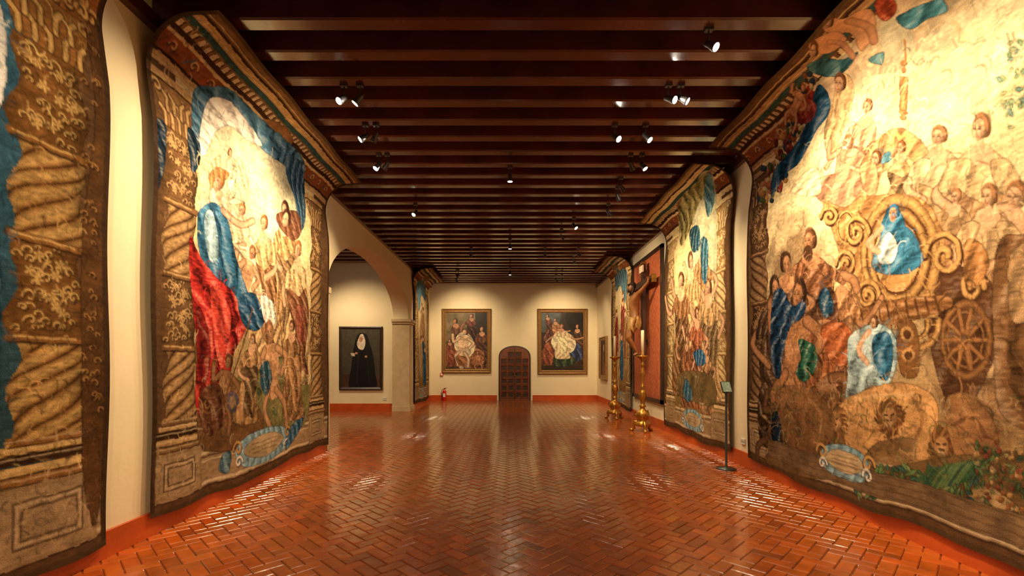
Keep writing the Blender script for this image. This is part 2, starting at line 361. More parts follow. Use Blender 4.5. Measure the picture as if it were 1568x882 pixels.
class TapCv(Cv):
    def __init__(c,side,wx,y0,y1,res,seed,out=0.65,R=0.42,zb=0.13,zt=4.33,top=0.965):
        c.side=side;c.wx=wx;c.Y0=y0;c.Y1=y1;c.out=out;c.R=R;c.zb=zb;c.zt=zt;c.top=top
        c.Lw=zt-R-zb; c.La=R*math.pi/2; c.Lf=out-R; c.Lt=c.Lw+c.La+c.Lf
        super().__init__(y0,y1,0,c.Lt,res,seed)
        tt=np.linspace(-0.6,c.Lt+0.3,2500); X,Z=c.prof(tt); c.pt=tt; c.pX=X; c.pZ=Z
    def prof(c,t):
        t=np.asarray(t,float)
        th=np.clip((t-c.Lw)/c.R,0,math.pi/2)
        X=c.wx-c.R+c.R*np.cos(th)-np.clip(t-c.Lw-c.La,0,None)
        Z=c.zb+np.minimum(t,c.Lw)+c.R*np.sin(th)
        return X,Z
    def ysc(c,t): return 1-(1-c.top)*np.clip((t-c.Lw*0.9)/(c.Lt-c.Lw*0.9),0,1.2)
    def P(c,x,y):
        dx=abs(x-VX)
        Y=c.pX*F/dx; f=(c.pZ-CZ)*F/Y-(HY-y)
        i=int(np.argmin(np.abs(f)))
        return (Y[i]/c.ysc(c.pt[i]),c.pt[i])
    def k(c,x): return abs(x-VX)/F
    def build(c,name):
        S,T=c.S0,c.T0
        X,Z=c.prof(T); Y=S*c.ysc(T)
        wave=0.010*np.sin(S*5.1+c.seed)+0.006*np.sin(S*9.7+T*1.3+c.seed*2)
        wallw=np.clip((c.Lw-T)/0.6,0,1)
        Z=Z+np.where(T<0.6,(0.6-T)/0.6,0)*(0.025*np.sin(S*2.3+c.seed)+0.012*np.sin(S*7))
        Y=Y+0.015*np.sin(T*3.1+c.seed)*(np.abs((S-c.Y0)/(c.Y1-c.Y0)-.5)*2)**4
        X=(X-wallw*(wave+0.01))*c.side
        Z=Z-(1-wallw)*(0.02+0.012*np.sin(S*6+c.seed))
        return gridmesh(name,X,Y,Z,c.a,M_tap,flip=(c.side<0))
def gridmesh(name,X,Y,Z,col,m,flip=False,parent=None):
    nt,ns=X.shape; me=bpy.data.meshes.new(name)
    co=np.stack([X,Y,Z],-1).reshape(-1,3).astype(np.float32)
    idx=np.arange(nt*ns).reshape(nt,ns)
    q=[idx[:-1,:-1],idx[:-1,1:],idx[1:,1:],idx[1:,:-1]]
    if flip: q=q[::-1]
    q=np.stack(q,-1).reshape(-1,4).astype(np.int32)
    me.vertices.add(len(co)); me.vertices.foreach_set('co',co.ravel())
    me.loops.add(q.size); me.loops.foreach_set('vertex_index',q.ravel())
    me.polygons.add(len(q)); me.polygons.foreach_set('loop_start',np.arange(0,q.size,4,dtype=np.int32))
    try: me.polygons.foreach_set('loop_total',np.full(len(q),4,np.int32))
    except Exception: pass
    me.polygons.foreach_set('use_smooth',np.ones(len(q),bool))
    me.update(calc_edges=True)
    at=me.color_attributes.new('Col','FLOAT_COLOR','POINT')
    c4=np.ones((nt*ns,4),np.float32); c4[:,:3]=col.reshape(-1,3); at.data.foreach_set('color',c4.ravel())
    me.materials.append(m); me.validate()
    o=link(bpy.data.objects.new(name,me))
    if parent: o.parent=parent
    return o
CREAM=(222,200,154);GOLD=(200,156,88);BRN=(128,88,50);DK=(70,46,28);BLUE=(54,110,138);TEAL=(44,86,98);RED=(176,40,28);FLESH=(216,170,128);GRN=(86,112,66);STONE=(166,138,98);WHT=(230,220,196);LB=(138,170,176)
PALC=((196,158,100),(134,98,56),(60,40,24))
def frame_base(c,cols,pal,tb=.82,tt=3.4,hw=.2,bg=CREAM,bg2=(196,166,112)):
    s0,s1=c.Y0,c.Y1
    c.rect(s0-.1,s1+.1,-.1,c.Lt+.1,(104,76,46))
    a=min(cols);b=max(cols)
    nb=14
    for i in range(nb):
        q=i/(nb-1); q2=min(1,q*1.7); col=tuple(np.array(bg2)*(1-q2)+np.array(bg)*q2)
        c.rect(a,b,.4+3.6*i/nb,.4+3.6*(i+1)/nb+.01,col)
    c.f([(s0+.05,.1),(s1-.05,.1),(s1-.05,.42),(s0+.05,.42)],STONE,amp=.1,sm=False,st=True)
    for t,col,w in((.44,CREAM,.035),(.40,DK,.015),(.36,CREAM,.012),(.14,CREAM,.03),(.10,DK,.02)):
        c.l([(s0+.05,t),(s1-.05,t)],w,col,st=True,sm=False,al=.8)
    T0=c.Lw+.12
    bands=[(T0,.07,pal[0]),(T0+.07,.03,DK),(T0+.10,.16,(140,80,38)),(T0+.26,.04,pal[0]),(T0+.30,.05,DK),(T0+.35,.09,pal[1]),(T0+.44,.07,(62,88,80)),(T0+.51,.09,pal[0]),(T0+.60,.03,DK),(T0+.63,.25,pal[1])]
    for t,w,col in bands: c.rect(s0+.03,s1-.03,t,t+w+.005,col)
    for t in(T0+.02,T0+.28,T0+.54,T0+.66): c.l([(s0+.03,t),(s1-.03,t)],.014,(224,194,130),st=True,sm=False,al=.7)
    s=s0+.05
    while s<s1-.1:
        c.rect(s,s+.045,T0+.35,T0+.42,(216,188,136),al=.8); c.rect(s+.045,s+.06,T0+.35,T0+.42,DK,al=.8); s+=.09
    n=int((s1-s0)/.26)
    for i in range(n):
        s=s0+.2+i*.26
        c.scroll(s,T0+.18,.055,GOLD,DK,w=.02,flip=1 if i%2 else -1,turns=5)
        c.l([(s-.11,T0+.14),(s-.02,T0+.235)],.018,(70,100,100) if i%2 else (170,66,36),st=True,sm=False,al=.8)
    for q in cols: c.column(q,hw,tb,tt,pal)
    m=(s0+s1)/2
    c.f([(m-.42,T0+.12),(m-.2,T0-.02),(m,T0-.1),(m+.2,T0-.02),(m+.42,T0+.12),(m+.3,T0+.34),(m,T0+.42),(m-.3,T0+.34)],(146,102,54),st=True,amp=.12)
    for dx in(-.28,-.1,.1,.28): c.scroll(m+dx,T0+.15,.10,(214,172,100),DK,w=.035,flip=1 if dx>0 else -1)
    c.f([(m-.12,T0+.0),(m+.12,T0+.0),(m+.1,T0+.26),(m,T0+.32),(m-.1,T0+.26)],(110,120,96),st=True,amp=.1)
def edges(c):
    s0,s1=c.Y0,c.Y1
    for s in(s0,s1): c.l([(s,0),(s,c.Lt)],.10,(72,52,32),st=True,sm=False,al=.9)
    for t in(0,c.Lt): c.l([(s0,t),(s1,t)],.09,(90,68,42),st=True,sm=False,al=.9)
def cartouche(c,s,t,w,h):
    c.f([(s-w,t),(s-w*.8,t+h*.7),(s-w*.3,t+h),(s+w*.3,t+h),(s+w*.8,t+h*.7),(s+w,t),(s+w*.7,t-h*.8),(s,t-h),(s-w*.7,t-h*.8)],LB,st=True,amp=.3,fr=9)
    c.f([(s-w*.75,t),(s-w*.5,t+h*.55),(s,t+h*.7),(s+w*.5,t+h*.55),(s+w*.75,t),(s+w*.4,t-h*.5),(s,t-h*.65),(s-w*.4,t-h*.5)],(188,164,120),st=True,amp=.12)
    for i in range(3): c.l([(s-w*.5,t+h*(.3-.25*i)),(s+w*.5,t+h*(.3-.25*i))],.014,(120,90,60),st=True,sm=False,al=.6)
    for sx in(-1,1):
        c.scroll(s+sx*w*.92,t+h*.3,.09,GOLD,DK,w=.03,flip=sx); c.scroll(s+sx*w*.9,t-h*.4,.07,WHT,DK,w=.028,flip=-sx)
# ---- tapestry B (left, middle)
c=TapCv(-1,3.0,3.93,7.75,.0085,11)
frame_base(c,(4.26,7.26),PALC,bg=(214,194,138),bg2=(136,104,60))
c.f([(302,175),(352,150),(462,258),(462,360),(300,420)],(196,192,156),amp=.1,sm=False,out=0,al=.7)
c.scrib(120,(4.5,7.0,.5,3.9),[CREAM,GOLD,(190,160,110),(170,140,96)],al=.25,L=.3,seed=3)
c.f([(372,560),(420,540),(464,530),(464,650),(380,668),(345,660)],(126,118,70),amp=.15)
c.f([(300,520),(340,560),(380,600),(400,665),(310,690),(300,600)],(120,86,48),amp=.15)
for i in range(26): c.leaf(random.uniform(380,462),random.uniform(545,650),random.uniform(8,16),random.uniform(-2.4,-.6),random.choice([(96,104,58),(130,120,66),(76,88,52)]))
c.f([(296,140),(318,128),(352,132),(384,165),(430,205),(462,238),(466,262),(446,258),(410,232),(374,196),(348,172),(324,182),(306,222),(292,232)],(80,122,140),amp=.45,fr=6,ang=.9)
c.f([(318,150),(346,148),(372,176),(402,218),(378,212),(350,190),(330,200),(312,236),(302,222)],WHT,amp=.3,fr=7,ang=1.0)
c.f([(440,236),(463,254),(467,330),(458,352),(450,300),(438,264)],(60,94,112),amp=.45,fr=8)
c.f([(236,182),(252,196),(246,262),(232,300),(228,240)],(40,58,72),amp=.5,fr=8)
c.f([(286,196),(304,215),(302,250),(290,262)],(32,52,66),amp=.5,fr=8)
c.f([(338,236),(322,250),(316,285),(334,276)],(216,190,140),amp=.3,fr=12); c.f([(362,240),(376,256),(378,290),(364,276)],(216,190,140),amp=.3,fr=12)
c.fig(352,232,78,(206,188,146),lean=.1,arm=((.1,.2),(.25,.3),(.3,.45)),face=-1,hs=1.3)
c.fig(436,322,215,(176,138,86),hair=(70,44,28),arm=((-.1,.2),(-.2,.32),(-.05,.42)),face=1)
c.f([(422,330),(452,322),(460,352),(448,368),(432,352)],(112,72,46),amp=.3,fr=8)
c.head(438,335,13,hair=(66,42,28))
c.fig(454,382,200,(200,168,114),hair=(140,90,46),arm=((-.1,.2),(-.22,.3),(-.2,.42)),sash=(130,84,52))
c.fig(402,342,200,(194,160,106),hair=(120,76,40),arm=((-.1,.2),(-.32,.26),(-.45,.18)),arm2=((.1,.2),(.18,.34),(.02,.42)),sash=(150,106,62))
c.fig(368,322,130,(216,188,142),hair=(140,94,50),arm=((-.1,.2),(-.2,.34),(.0,.4)),lean=.1,hs=1.2)
c.nude(384,386,110,tilt=.4)
c.f([(318,290),(340,296),(360,325),(380,352),(366,372),(342,366),(318,340)],(220,200,154),amp=.3,fr=7)
c.f([(300,330),(316,312),(334,314),(350,340),(360,390),(376,446),(384,476),(366,466),(344,446),(318,424),(303,384)],BLUE,amp=.5,fr=4.5,ang=.25)
c.f([(310,330),(322,322),(332,350),(334,392),(322,402),(312,370)],(160,188,190),amp=.35,fr=6,ang=.1,al=.85)
c.l([(342,322),(366,344),(386,338)],.085,(110,66,44)); c.l([(342,322),(366,344),(386,338)],.07,FLESH,sh=.4)
c.e(336,298,7,10,(216,170,126)); c.head(334,276,17,hair=(160,108,56)); c.f([(318,268),(334,256),(350,264),(346,276),(330,270),(322,290)],(180,126,68),amp=.3,fr=12)
c.f([(290,362),(304,392),(330,424),(356,446),(370,478),(374,506),(360,536),(354,566),(350,592),(364,622),(340,636),(318,612),(306,640),(296,610),(300,540),(294,470),(288,400)],RED,amp=.6,fr=4.2,ang=.05)
c.f([(322,440),(348,462),(354,500),(338,560),(326,520)],(196,66,44),amp=.5,fr=5,ang=.4,al=.8)
c.f([(300,470),(316,500),(320,560),(308,600),(300,540)],(104,20,16),amp=.4,fr=6,al=.7)
c.f([(364,458),(384,448),(398,470),(404,492),(390,506),(372,498)],(44,88,116),amp=.5,fr=7,ang=.8)
c.f([(398,452),(416,462),(422,492),(410,500),(400,480)],WHT,amp=.4,fr=9)
c.fig(446,500,140,(150,110,66),hair=(80,52,30),arm=((-.1,.2),(-.2,.4),(-.3,.5)))
c.nude(412,505,150,skin=(192,144,96),tilt=-.1,face=-1)
c.fig(384,520,125,(168,128,78),hair=(100,62,34),lean=-.1,arm=((.1,.2),(.3,.3),(.35,.5)),arm2=((-.1,.2),(-.2,.4),(0,.5)))
c.f([(396,562),(410,554),(416,584),(406,606),(397,590)],(44,84,98),amp=.4,fr=8)
c.f([(452,470),(462,476),(464,520),(454,520)],(150,70,50),amp=.4,fr=8,al=.6)
c.nude(350,552,110,skin=(150,108,66),hair=(76,48,28),tilt=.25)
c.f([(306,600),(336,590),(344,640),(322,668),(306,650)],(104,64,36),amp=.4,fr=6)
c.l([(330,640),(362,560),(384,470)],.022,(110,74,40)); c.l([(428,480),(440,640)],.018,(110,74,40))
c.e(356,616,10,18,(96,86,96)); c.e(356,616,6,11,(150,124,90))
c.scrib(200,(4.5,7.0,.45,1.4),[BRN,DK,GOLD,CREAM,(110,106,60)],al=.35,L=.14,w=(.008,.02),seed=9)
c.hatch(1300,(4.5,7.0,.45,3.9),seed=21)
cartouche(c,5.75,.33,.62,.2); c.f([(438,676),(446,652),(462,640),(456,662),(438,690)],(70,110,130),amp=.4,fr=8); c.f([(338,700),(352,690),(350,720),(336,722)],(100,130,140),amp=.4,fr=8)
c.hatch(500,(3.98,4.5,.1,4.5),seed=22,L=.06); edges(c); c.finish(); c.build('tapestry')
# ---- tapestry A (left, near)
c=TapCv(-1,3.0,0.6,3.5,.009,23)
frame_base(c,(.95,3.06),((212,174,102),(152,106,50),(70,46,24)),hw=.235,tb=.86,tt=3.36,bg=(60,104,124),bg2=(54,78,80))
c.f([(2.3,.9),(2.72,.9),(2.76,2.0),(2.70,2.6),(2.76,3.3),(2.7,3.8),(2.3,3.8)],(40,90,108),st=True,amp=.4,fr=5)
c.f([(2.5,2.7),(2.72,2.75),(2.79,3.1),(2.74,3.5),(2.5,3.4)],(232,234,224),st=True,amp=.3,fr=6)
c.f([(3.29,.5),(3.46,.5),(3.46,4.0),(3.34,4.0),(3.36,3.0),(3.28,2.0)],(96,66,34),st=True,amp=.14)
for i in range(46): c.scroll(random.uniform(3.29,3.42),random.uniform(.9,3.9),random.uniform(.02,.04),(164,122,66),(54,34,18),w=.012,flip=random.choice((-1,1)),turns=4)
c.f([(3.1,3.75),(3.42,3.8),(3.48,4.2),(3.2,4.5),(3.0,4.2)],(160,104,44),st=True,amp=.3,fr=6)
for i in range(16): c.scroll(random.uniform(3.0,3.42),random.uniform(3.75,4.4),.06,(214,170,96),(70,44,22),w=.025,flip=random.choice((-1,1)))
c.hatch(1500,(2.5,3.46,.1,4.5),seed=23,L=.07); edges(c); c.finish(); c.build('tapestry')
# ---- tapestry R1 (right, near)
c=TapCv(1,3.27,1.5,6.44,.0085,31)
frame_base(c,(1.8,6.16),((168,132,88),(108,76,46),(50,36,26)),hw=.18,bg=(218,196,144),bg2=(156,122,76))
c.f([(3.0,3.2),(4.0,3.0),(5.0,3.4),(5.2,4.1),(3.8,4.3),(2.4,4.2)],(228,210,164),st=True,amp=.08,out=0,al=.6)
c.scrib(200,(2.0,5.9,.5,4.2),[(228,208,164),GOLD,(186,154,102),(200,170,118)],al=.25,L=.35,seed=4)
for x,y,rx,ry in((1215,420,60,110),(1230,560,80,120),(1290,560,60,110),(1250,650,90,90),(1330,670,90,60),(1470,560,90,120)): c.soft(x,y,rx,ry,(112,80,48),al=.75)
c.soft(1550,460,110,140,(150,112,70),al=.6); c.soft(1360,400,110,110,(196,152,92),al=.5)
for i in range(150):
    u=random.random(); x=1172+70*u+random.uniform(-14,14); y=300-175*u+random.uniform(-22,22)
    c.e(x,y,random.uniform(3,6),random.uniform(4,8),random.choice([(150,52,34),(150,88,42),(48,70,84),(80,92,48),(180,132,70),(104,42,34),(170,100,60),(200,176,120)]),sh=.6)
c.f([(1252,128),(1268,140),(1270,170),(1252,196),(1236,226),(1222,250),(1205,262),(1188,290),(1180,300),(1184,262),(1206,232),(1226,206),(1240,170)],(36,84,110),amp=.5,fr=5,ang=.8)
c.f([(1216,158),(1238,150),(1250,164),(1240,186),(1218,182)],(150,52,36),amp=.4,fr=8,al=.8)
c.f([(1236,96),(1262,84),(1292,86),(1314,76),(1300,96),(1282,112),(1250,110)],(66,114,116),amp=.4,fr=6,ang=1.2)
c.f([(1262,20),(1290,28),(1324,12),(1340,24),(1336,56),(1318,74),(1304,50),(1284,48),(1262,44)],(200,150,102),amp=.12)
c.f([(1238,66),(1262,50),(1284,46),(1296,58),(1280,72),(1258,78)],(204,150,104),amp=.12)
c.head(1246,72,11); c.head(1268,28,13); c.l([(1300,30),(1330,40),(1338,60)],.08,(190,140,96),sh=.4); c.l([(1270,60),(1290,64),(1306,82)],.06,(194,144,100),sh=.4)
c.f([(1340,0),(1366,-6),(1372,16),(1356,30),(1344,22)],(176,80,40),amp=.4,fr=7); c.f([(1372,26),(1400,8),(1440,-8),(1450,10),(1420,24),(1392,42)],(76,138,146),amp=.4,fr=6,ang=1.0)
c.f([(1330,88),(1352,78),(1350,96)],(96,140,140),amp=.3,fr=6)
c.nude(1230,132,70,skin=(194,142,96),tilt=.6)
c.f([(1284,108),(1304,116),(1306,150),(1290,200),(1272,240),(1262,200),(1276,150)],(202,168,116),amp=.3,fr=9)
c.head(1286,122,14); c.fig(1328,160,190,(202,150,110),hair=(110,72,42),arm=((-.1,.2),(-.25,.34),(-.35,.5)),lean=-.12)
c.nude(1300,214,110,skin=(200,150,110),tilt=.35)
c.f([(1300,226),(1330,240),(1332,300),(1296,330),(1270,320),(1246,290),(1262,270),(1290,260)],(182,136,100),amp=.35,fr=5,ang=.7)
c.f([(1252,256),(1226,270),(1212,292),(1232,300),(1258,296)],(214,188,144),amp=.3,fr=9,ang=1.2)
c.l([(1385,60),(1385,100)],.02,(166,118,62)); 
for (y,w) in((96,6),(106,4),(120,5),(134,7),(172,9),(180,6)): c.e(1384,y,w,5,(172,122,66))
c.f([(1378,116),(1391,116),(1390,168),(1379,168)],(188,140,82),amp=.3,fr=14,sm=False)
c.f([(1318,262),(1336,226),(1356,204),(1376,196),(1402,206),(1426,240),(1432,300),(1410,310),(1392,262),(1356,262),(1338,306)],(188,146,92),amp=.38,fr=6,ang=.5)
c.fig(1382,226,125,(204,166,110),hair=(110,72,40),arm=((-.1,.2),(-.36,.3),(-.58,.24)),arm2=((.1,.2),(.3,.3),(.42,.42)),wd=1.3,hs=1.3)
c.l([(1368,216),(1374,204),(1382,212),(1390,203),(1396,216)],.03,(220,182,104))
c.f([(1320,256),(1342,246),(1346,290),(1330,296)],(190,146,100),amp=.3,fr=7); c.head(1344,242,10)
c.f([(1352,250),(1356,236),(1366,232),(1366,246)],(90,140,150),amp=.3,fr=8)
for x,y,h,col,l,sa in((1438,208,240,(204,178,130),0,(186,154,104)),(1502,196,320,(196,168,118),.02,(172,134,90)),(1462,300,170,(178,142,96),-.1,(156,114,74)),(1560,300,330,(160,124,82),0,(130,92,58)),(1516,300,270,(190,158,110),0,(166,128,84))):
    c.fig(x,y,h,col,hair=(126,90,56),skin=(208,166,122),lean=l,arm=((-.1,.2),(-.22,.32),(-.1,.42)),arm2=((.1,.2),(.2,.34),(.06,.4)),amp=.3,sash=sa)
for i in range(40): c.leaf(random.uniform(1530,1590),random.uniform(60,210),random.uniform(8,16),random.uniform(0,6.28),random.choice([(116,138,100),(104,128,110),(150,150,104),(130,144,104)]))
c.f([(1262,310),(1292,318),(1330,300),(1410,304),(1440,350),(1446,420),(1420,470),(1350,478),(1300,440),(1282,380)],(182,134,76),amp=.35,fr=5,ang=.9)
c.f([(1436,420),(1490,410),(1524,440),(1530,520),(1506,590),(1468,640),(1440,590),(1420,500)],(92,60,36),amp=.3,fr=3.5,ang=.6)
SG=(202,156,90)
for (x,y,rx,ry) in((1374,392,66,96),(1374,392,50,74),(1296,348,18,28),(1290,442,20,26),(1398,496,42,44),(1398,496,26,28)):
    c.e(x,y,rx,ry,SG,ring=.2,sh=.7); c.e(x,y,rx*.8,ry*.8,(100,64,34),ring=.07,sh=.2)
def sp(x,y,R,fl=1,w=.042,col=SG):
    q=np.linspace(0,9.5,34); k=.78; p=[(x+fl*math.cos(a)*R*k*(1-a/11),y-math.sin(a)*R*(1-a/11)) for a in q]
    c.l([(a+2,b+2) for a,b in p],w*1.4,(78,48,26)); c.l(p,w,col,sh=.6)
sp(1446,392,38,-1); sp(1312,356,26,1); sp(1330,452,24,1); sp(1490,440,26,1); sp(1270,332,16,-1); sp(1424,470,22,-1); sp(1296,404,22,-1)
# carved wheel of the chariot
for rr,wd_ in((62,.2),(44,.12),(16,.5)): c.e(1478,520,rr*.72,rr,(150,106,60),ring=wd_,sh=.6)
for q in range(10):
    a=q*math.pi/5; c.l([(1478+11*math.cos(a),520+15*math.sin(a)),(1478+34*math.cos(a),520+47*math.sin(a))],.035,(156,110,62),sm=False,sh=.6)
c.f([(1478,372),(1500,370),(1518,400),(1500,440),(1478,430)],(168,120,66),amp=.4,fr=8)
c.f([(1310,474),(1440,452),(1446,476),(1330,502)],(144,100,54),amp=.35,fr=9,ang=1.3)
for i in range(9): c.l([(1320+14*i,474-2.6*i),(1324+14*i,498-2.6*i)],.02,(78,48,26),sm=False,al=.8)
c.f([(1352,344),(1364,318),(1380,322),(1390,344),(1404,368),(1416,396),(1396,418),(1362,420),(1338,410),(1342,384),(1350,364)],(56,122,150),amp=.5,fr=5,ang=.7)
c.f([(1346,376),(1364,356),(1378,376),(1372,400),(1350,402)],(204,214,202),amp=.4,fr=7,ang=.8)
c.e(1370,332,6,9,FLESH); c.head(1371,326,11,hair=(46,90,114)); c.l([(1352,350),(1332,372),(1348,386)],.06,FLESH,sh=.4); c.l([(1392,352),(1404,374),(1390,392)],.055,(60,122,148),sh=.4)
crowd=[(1290,424,190,(170,122,76),(110,70,40)),(1242,368,240,(138,90,54),(84,54,32)),(1206,404,240,(112,76,46),(64,42,28)),(1262,476,180,(146,90,50),(76,48,30)),(1188,440,240,(84,60,40),(54,38,26)),(1306,524,125,(160,116,74),(86,56,34))]
for i,(x,y,h,col,hr) in enumerate(crowd):
    c.fig(x,y,h,col,hair=hr,skin=(182,132,88),lean=random.uniform(-.12,.12),arm=((.1,.2),(random.uniform(.2,.35),random.uniform(.2,.4)),(random.uniform(.1,.5),random.uniform(.1,.5))),arm2=((-.1,.2),(-.25,.36),(-.1,.5)),wd=1.15,amp=.42,hs=1.15,face=random.choice((-1,1)))
c.e(1240,388,8,14,(80,52,32),sh=.2)
c.nude(1226,446,210,skin=(170,120,76),hair=(60,40,28),tilt=.15); c.nude(1250,560,170,skin=(140,98,60),hair=(60,40,28),tilt=-.5,face=-1); c.nude(1204,606,130,skin=(114,82,52),hair=(50,36,26),tilt=.5)
c.f([(1186,448),(1200,444),(1214,468),(1236,462),(1232,486),(1212,500),(1200,540),(1194,580),(1182,560),(1180,500)],(32,64,90),amp=.55,fr=6,ang=.6)
c.f([(1226,520),(1248,530),(1252,560),(1234,584),(1222,570),(1230,548)],(44,96,74),amp=.5,fr=7)
c.f([(1258,500),(1290,494),(1310,520),(1296,560),(1268,548)],(172,98,50),amp=.4,fr=6,ang=1.0)
c.f([(1266,440),(1276,474),(1262,486),(1254,456)],(36,76,98),amp=.5,fr=8)
c.f([(1184,632),(1196,640),(1196,690),(1208,706),(1190,704),(1182,670)],(26,44,60),amp=.4,fr=6)
c.f([(1300,520),(1330,498),(1360,500),(1376,520),(1378,556),(1364,590),(1340,590),(1316,602),(1296,616),(1300,570)],(166,188,184),amp=.38,fr=5,ang=.3)
c.f([(1338,520),(1364,510),(1372,546),(1362,582),(1346,570)],(54,114,142),amp=.5,fr=6,ang=.6)
c.l([(1332,508),(1316,534),(1330,556)],.06,FLESH,sh=.4); c.head(1340,494,10,hair=(84,56,34))
c.f([(1378,500),(1404,498),(1408,570),(1384,572)],(130,90,48),amp=.14); c.e(1392,512,11,14,(194,148,88)); c.e(1392,512,6,8,(96,62,36)); c.e(1394,544,11,12,(194,148,88)); c.e(1394,544,6,7,(96,62,36))
c.f([(1286,620),(1330,596),(1390,586),(1430,610),(1436,660),(1424,700),(1404,704),(1400,672),(1350,676),(1320,700),(1300,690),(1290,650)],(200,152,92),amp=.12)
c.l([(1300,640),(1340,660),(1380,650)],.03,(130,86,46),al=.6); c.l([(1400,610),(1412,640),(1404,672)],.03,(130,86,46),al=.6); c.l([(1310,612),(1350,606),(1400,604)],.04,(216,176,120),al=.6)
for x,y in((1366,640),(1278,646),(1442,684)):
    for q in range(30):
        a=q/30*6.28; rr=random.uniform(.9,1.15); c.l([(x+8*math.cos(a),y+10*math.sin(a)),(x+16*rr*math.cos(a+.15),y+20*rr*math.sin(a+.15)),(x+20*rr*math.cos(a+.4),y+27*rr*math.sin(a+.4))],.026,random.choice([(130,86,46),(162,116,64),(108,72,38)]),sh=.3)
    c.e(x,y,13,18,(182,136,84)); c.e(x,y+7,7,8,(198,156,106)); c.l([(x-7,y-5),(x-3,y-4)],.016,DK,sm=False); c.l([(x+3,y-4),(x+7,y-5)],.016,DK,sm=False); c.l([(x-3,y+4),(x+3,y+4)],.02,(90,54,34),sm=False)
c.f([(1446,620),(1480,600),(1520,640),(1530,700),(1480,716),(1462,690)],(150,108,66),amp=.14); c.l([(1460,650),(1490,640),(1512,670)],.03,(98,66,38),al=.7)
c.f([(1190,600),(1230,590),(1262,610),(1280,650),(1262,690),(1214,690),(1196,650)],(132,94,56),amp=.14)
c.l([(1206,620),(1226,650),(1222,690)],.05,(100,68,40),al=.7,sh=.4); c.l([(1240,610),(1258,640),(1250,690)],.05,(166,124,78),al=.8,sh=.4)
c.f([(1530,380),(1568,360),(1640,400),(1640,640),(1540,640),(1524,520)],(128,92,54),amp=.38,fr=3)
c.f([(1552,390),(1590,380),(1600,470),(1550,490)],(184,148,100),amp=.3,fr=5)
c.f([(1184,690),(1260,700),(1360,716),(1450,700),(1568,690),(1640,700),(1640,830),(1480,790),(1300,740),(1184,716)],(116,88,52),amp=.14)
c.scrib(320,(2.3,5.9,.42,1.1),[(66,90,50),(88,100,54),(100,74,42),(60,80,50),(186,158,108),(152,116,68)],al=.55,L=.12,w=(.008,.022),seed=12)
for i in range(120): c.leaf(random.uniform(1310,1500),random.uniform(722,765),random.uniform(8,18),random.uniform(-2.6,-.4),random.choice([(80,108,68),(100,122,72),(60,86,60),(120,128,80),(66,96,84)]))
for i in range(16): c.l([(1400+i*6,762-i*2),(1410+i*7,735-i*2),(1424+i*7,716-i)],.018,random.choice([(66,100,62),(100,126,76),(56,84,64)]),sh=.3)
c.f([(1484,760),(1508,744),(1540,760),(1568,790),(1560,830),(1500,806)],(172,142,94),amp=.3,fr=6)
c.f([(1478,768),(1492,764),(1496,800),(1482,806)],(66,100,104),amp=.4,fr=8)
for i in range(60): c.leaf(random.uniform(1490,1600),random.uniform(690,790),random.uniform(8,16),random.uniform(0,6.28),random.choice([(84,100,62),(110,114,70),(66,82,54)]))
for i in range(60):
    c.e(random.uniform(1490,1600),random.uniform(690,790),random.uniform(3,6),random.uniform(3,6),random.choice([(184,144,88),(154,104,60),(176,154,108),(116,78,46),(136,72,50)]),sh=.6)
c.hatch(2600,(2.0,5.95,.42,3.9),seed=24); c.hatch(700,(3.6,5.95,.5,2.3),seed=25,L=.08)
c.f([(5.95,.14),(1.5,.14),(1.5,.36),(5.95,.36)],(128,102,70),st=True,sm=False,amp=.14)
cartouche(c,4.6,.36,.35,.16)
for i in range(4): c.l([(1.5,.16+.06*i),(6.4,.16+.06*i)],.010,(90,66,42),st=True,sm=False,al=.6)
edges(c); c.finish(gain=.82); c.build('tapestry')
# ---- tapestry R2 (right, second)
c=TapCv(1,3.27,6.94,9.97,.012,43)
frame_base(c,(7.34,9.55),((232,204,142),(174,140,84),(110,80,46)),hw=.2,bg=(214,192,132),bg2=(144,110,62))
c.f([(1062,290),(1092,270),(1096,420),(1064,430)],(190,188,148),amp=.14,al=.8)
c.scrib(120,(7.6,9.3,.5,3.9),[CREAM,GOLD,(150,150,100),(170,140,96)],al=.3,L=.25,seed=3)
c.f([(1040,310),(1062,280),(1086,262),(1088,280),(1070,310),(1052,360),(1042,372)],(150,138,78),amp=.45,fr=6,ang=.8)
c.f([(1086,262),(1094,300),(1084,330),(1078,290)],(92,132,132),amp=.4,fr=6)
for x,y,h,col in((1076,378,170,(158,122,74)),(1058,400,190,(188,152,98)),(1044,430,170,(148,106,62)),(1086,440,170,(188,152,98)),(1068,480,140,(172,104,64)),(1052,520,100,(136,88,52)),(1084,540,90,(178,134,86))):
    c.fig(x,y,h,col,arm=((-.1,.2),(-.3,.3),(-.4,.15)),arm2=((.1,.2),(.3,.3),(.2,.45)),amp=.4,hs=1.15,face=random.choice((-1,1)))
c.f([(1056,352),(1070,346),(1072,380),(1060,384)],(44,84,94),amp=.5,fr=8)
c.f([(1074,366),(1086,372),(1084,430),(1076,424)],(60,106,118),amp=.5,fr=8)
c.f([(1062,540),(1078,536),(1082,556),(1068,560)],(52,104,134),amp=.5,fr=8)
c.f([(1044,570),(1090,576),(1094,620),(1042,606)],(120,98,58),amp=.14)
c.scrib(90,(7.6,9.3,.45,1.1),[(66,92,54),(96,108,60),(108,80,48),CREAM],al=.5,L=.12,seed=2)
c.f([(1046,600),(1052,580),(1060,604),(1054,616)],(66,108,124),amp=.4,fr=8)
c.hatch(800,(7.6,9.3,.45,3.9),seed=26); cartouche(c,8.4,.3,.5,.18); edges(c); c.finish(gain=.86); c.build('tapestry')
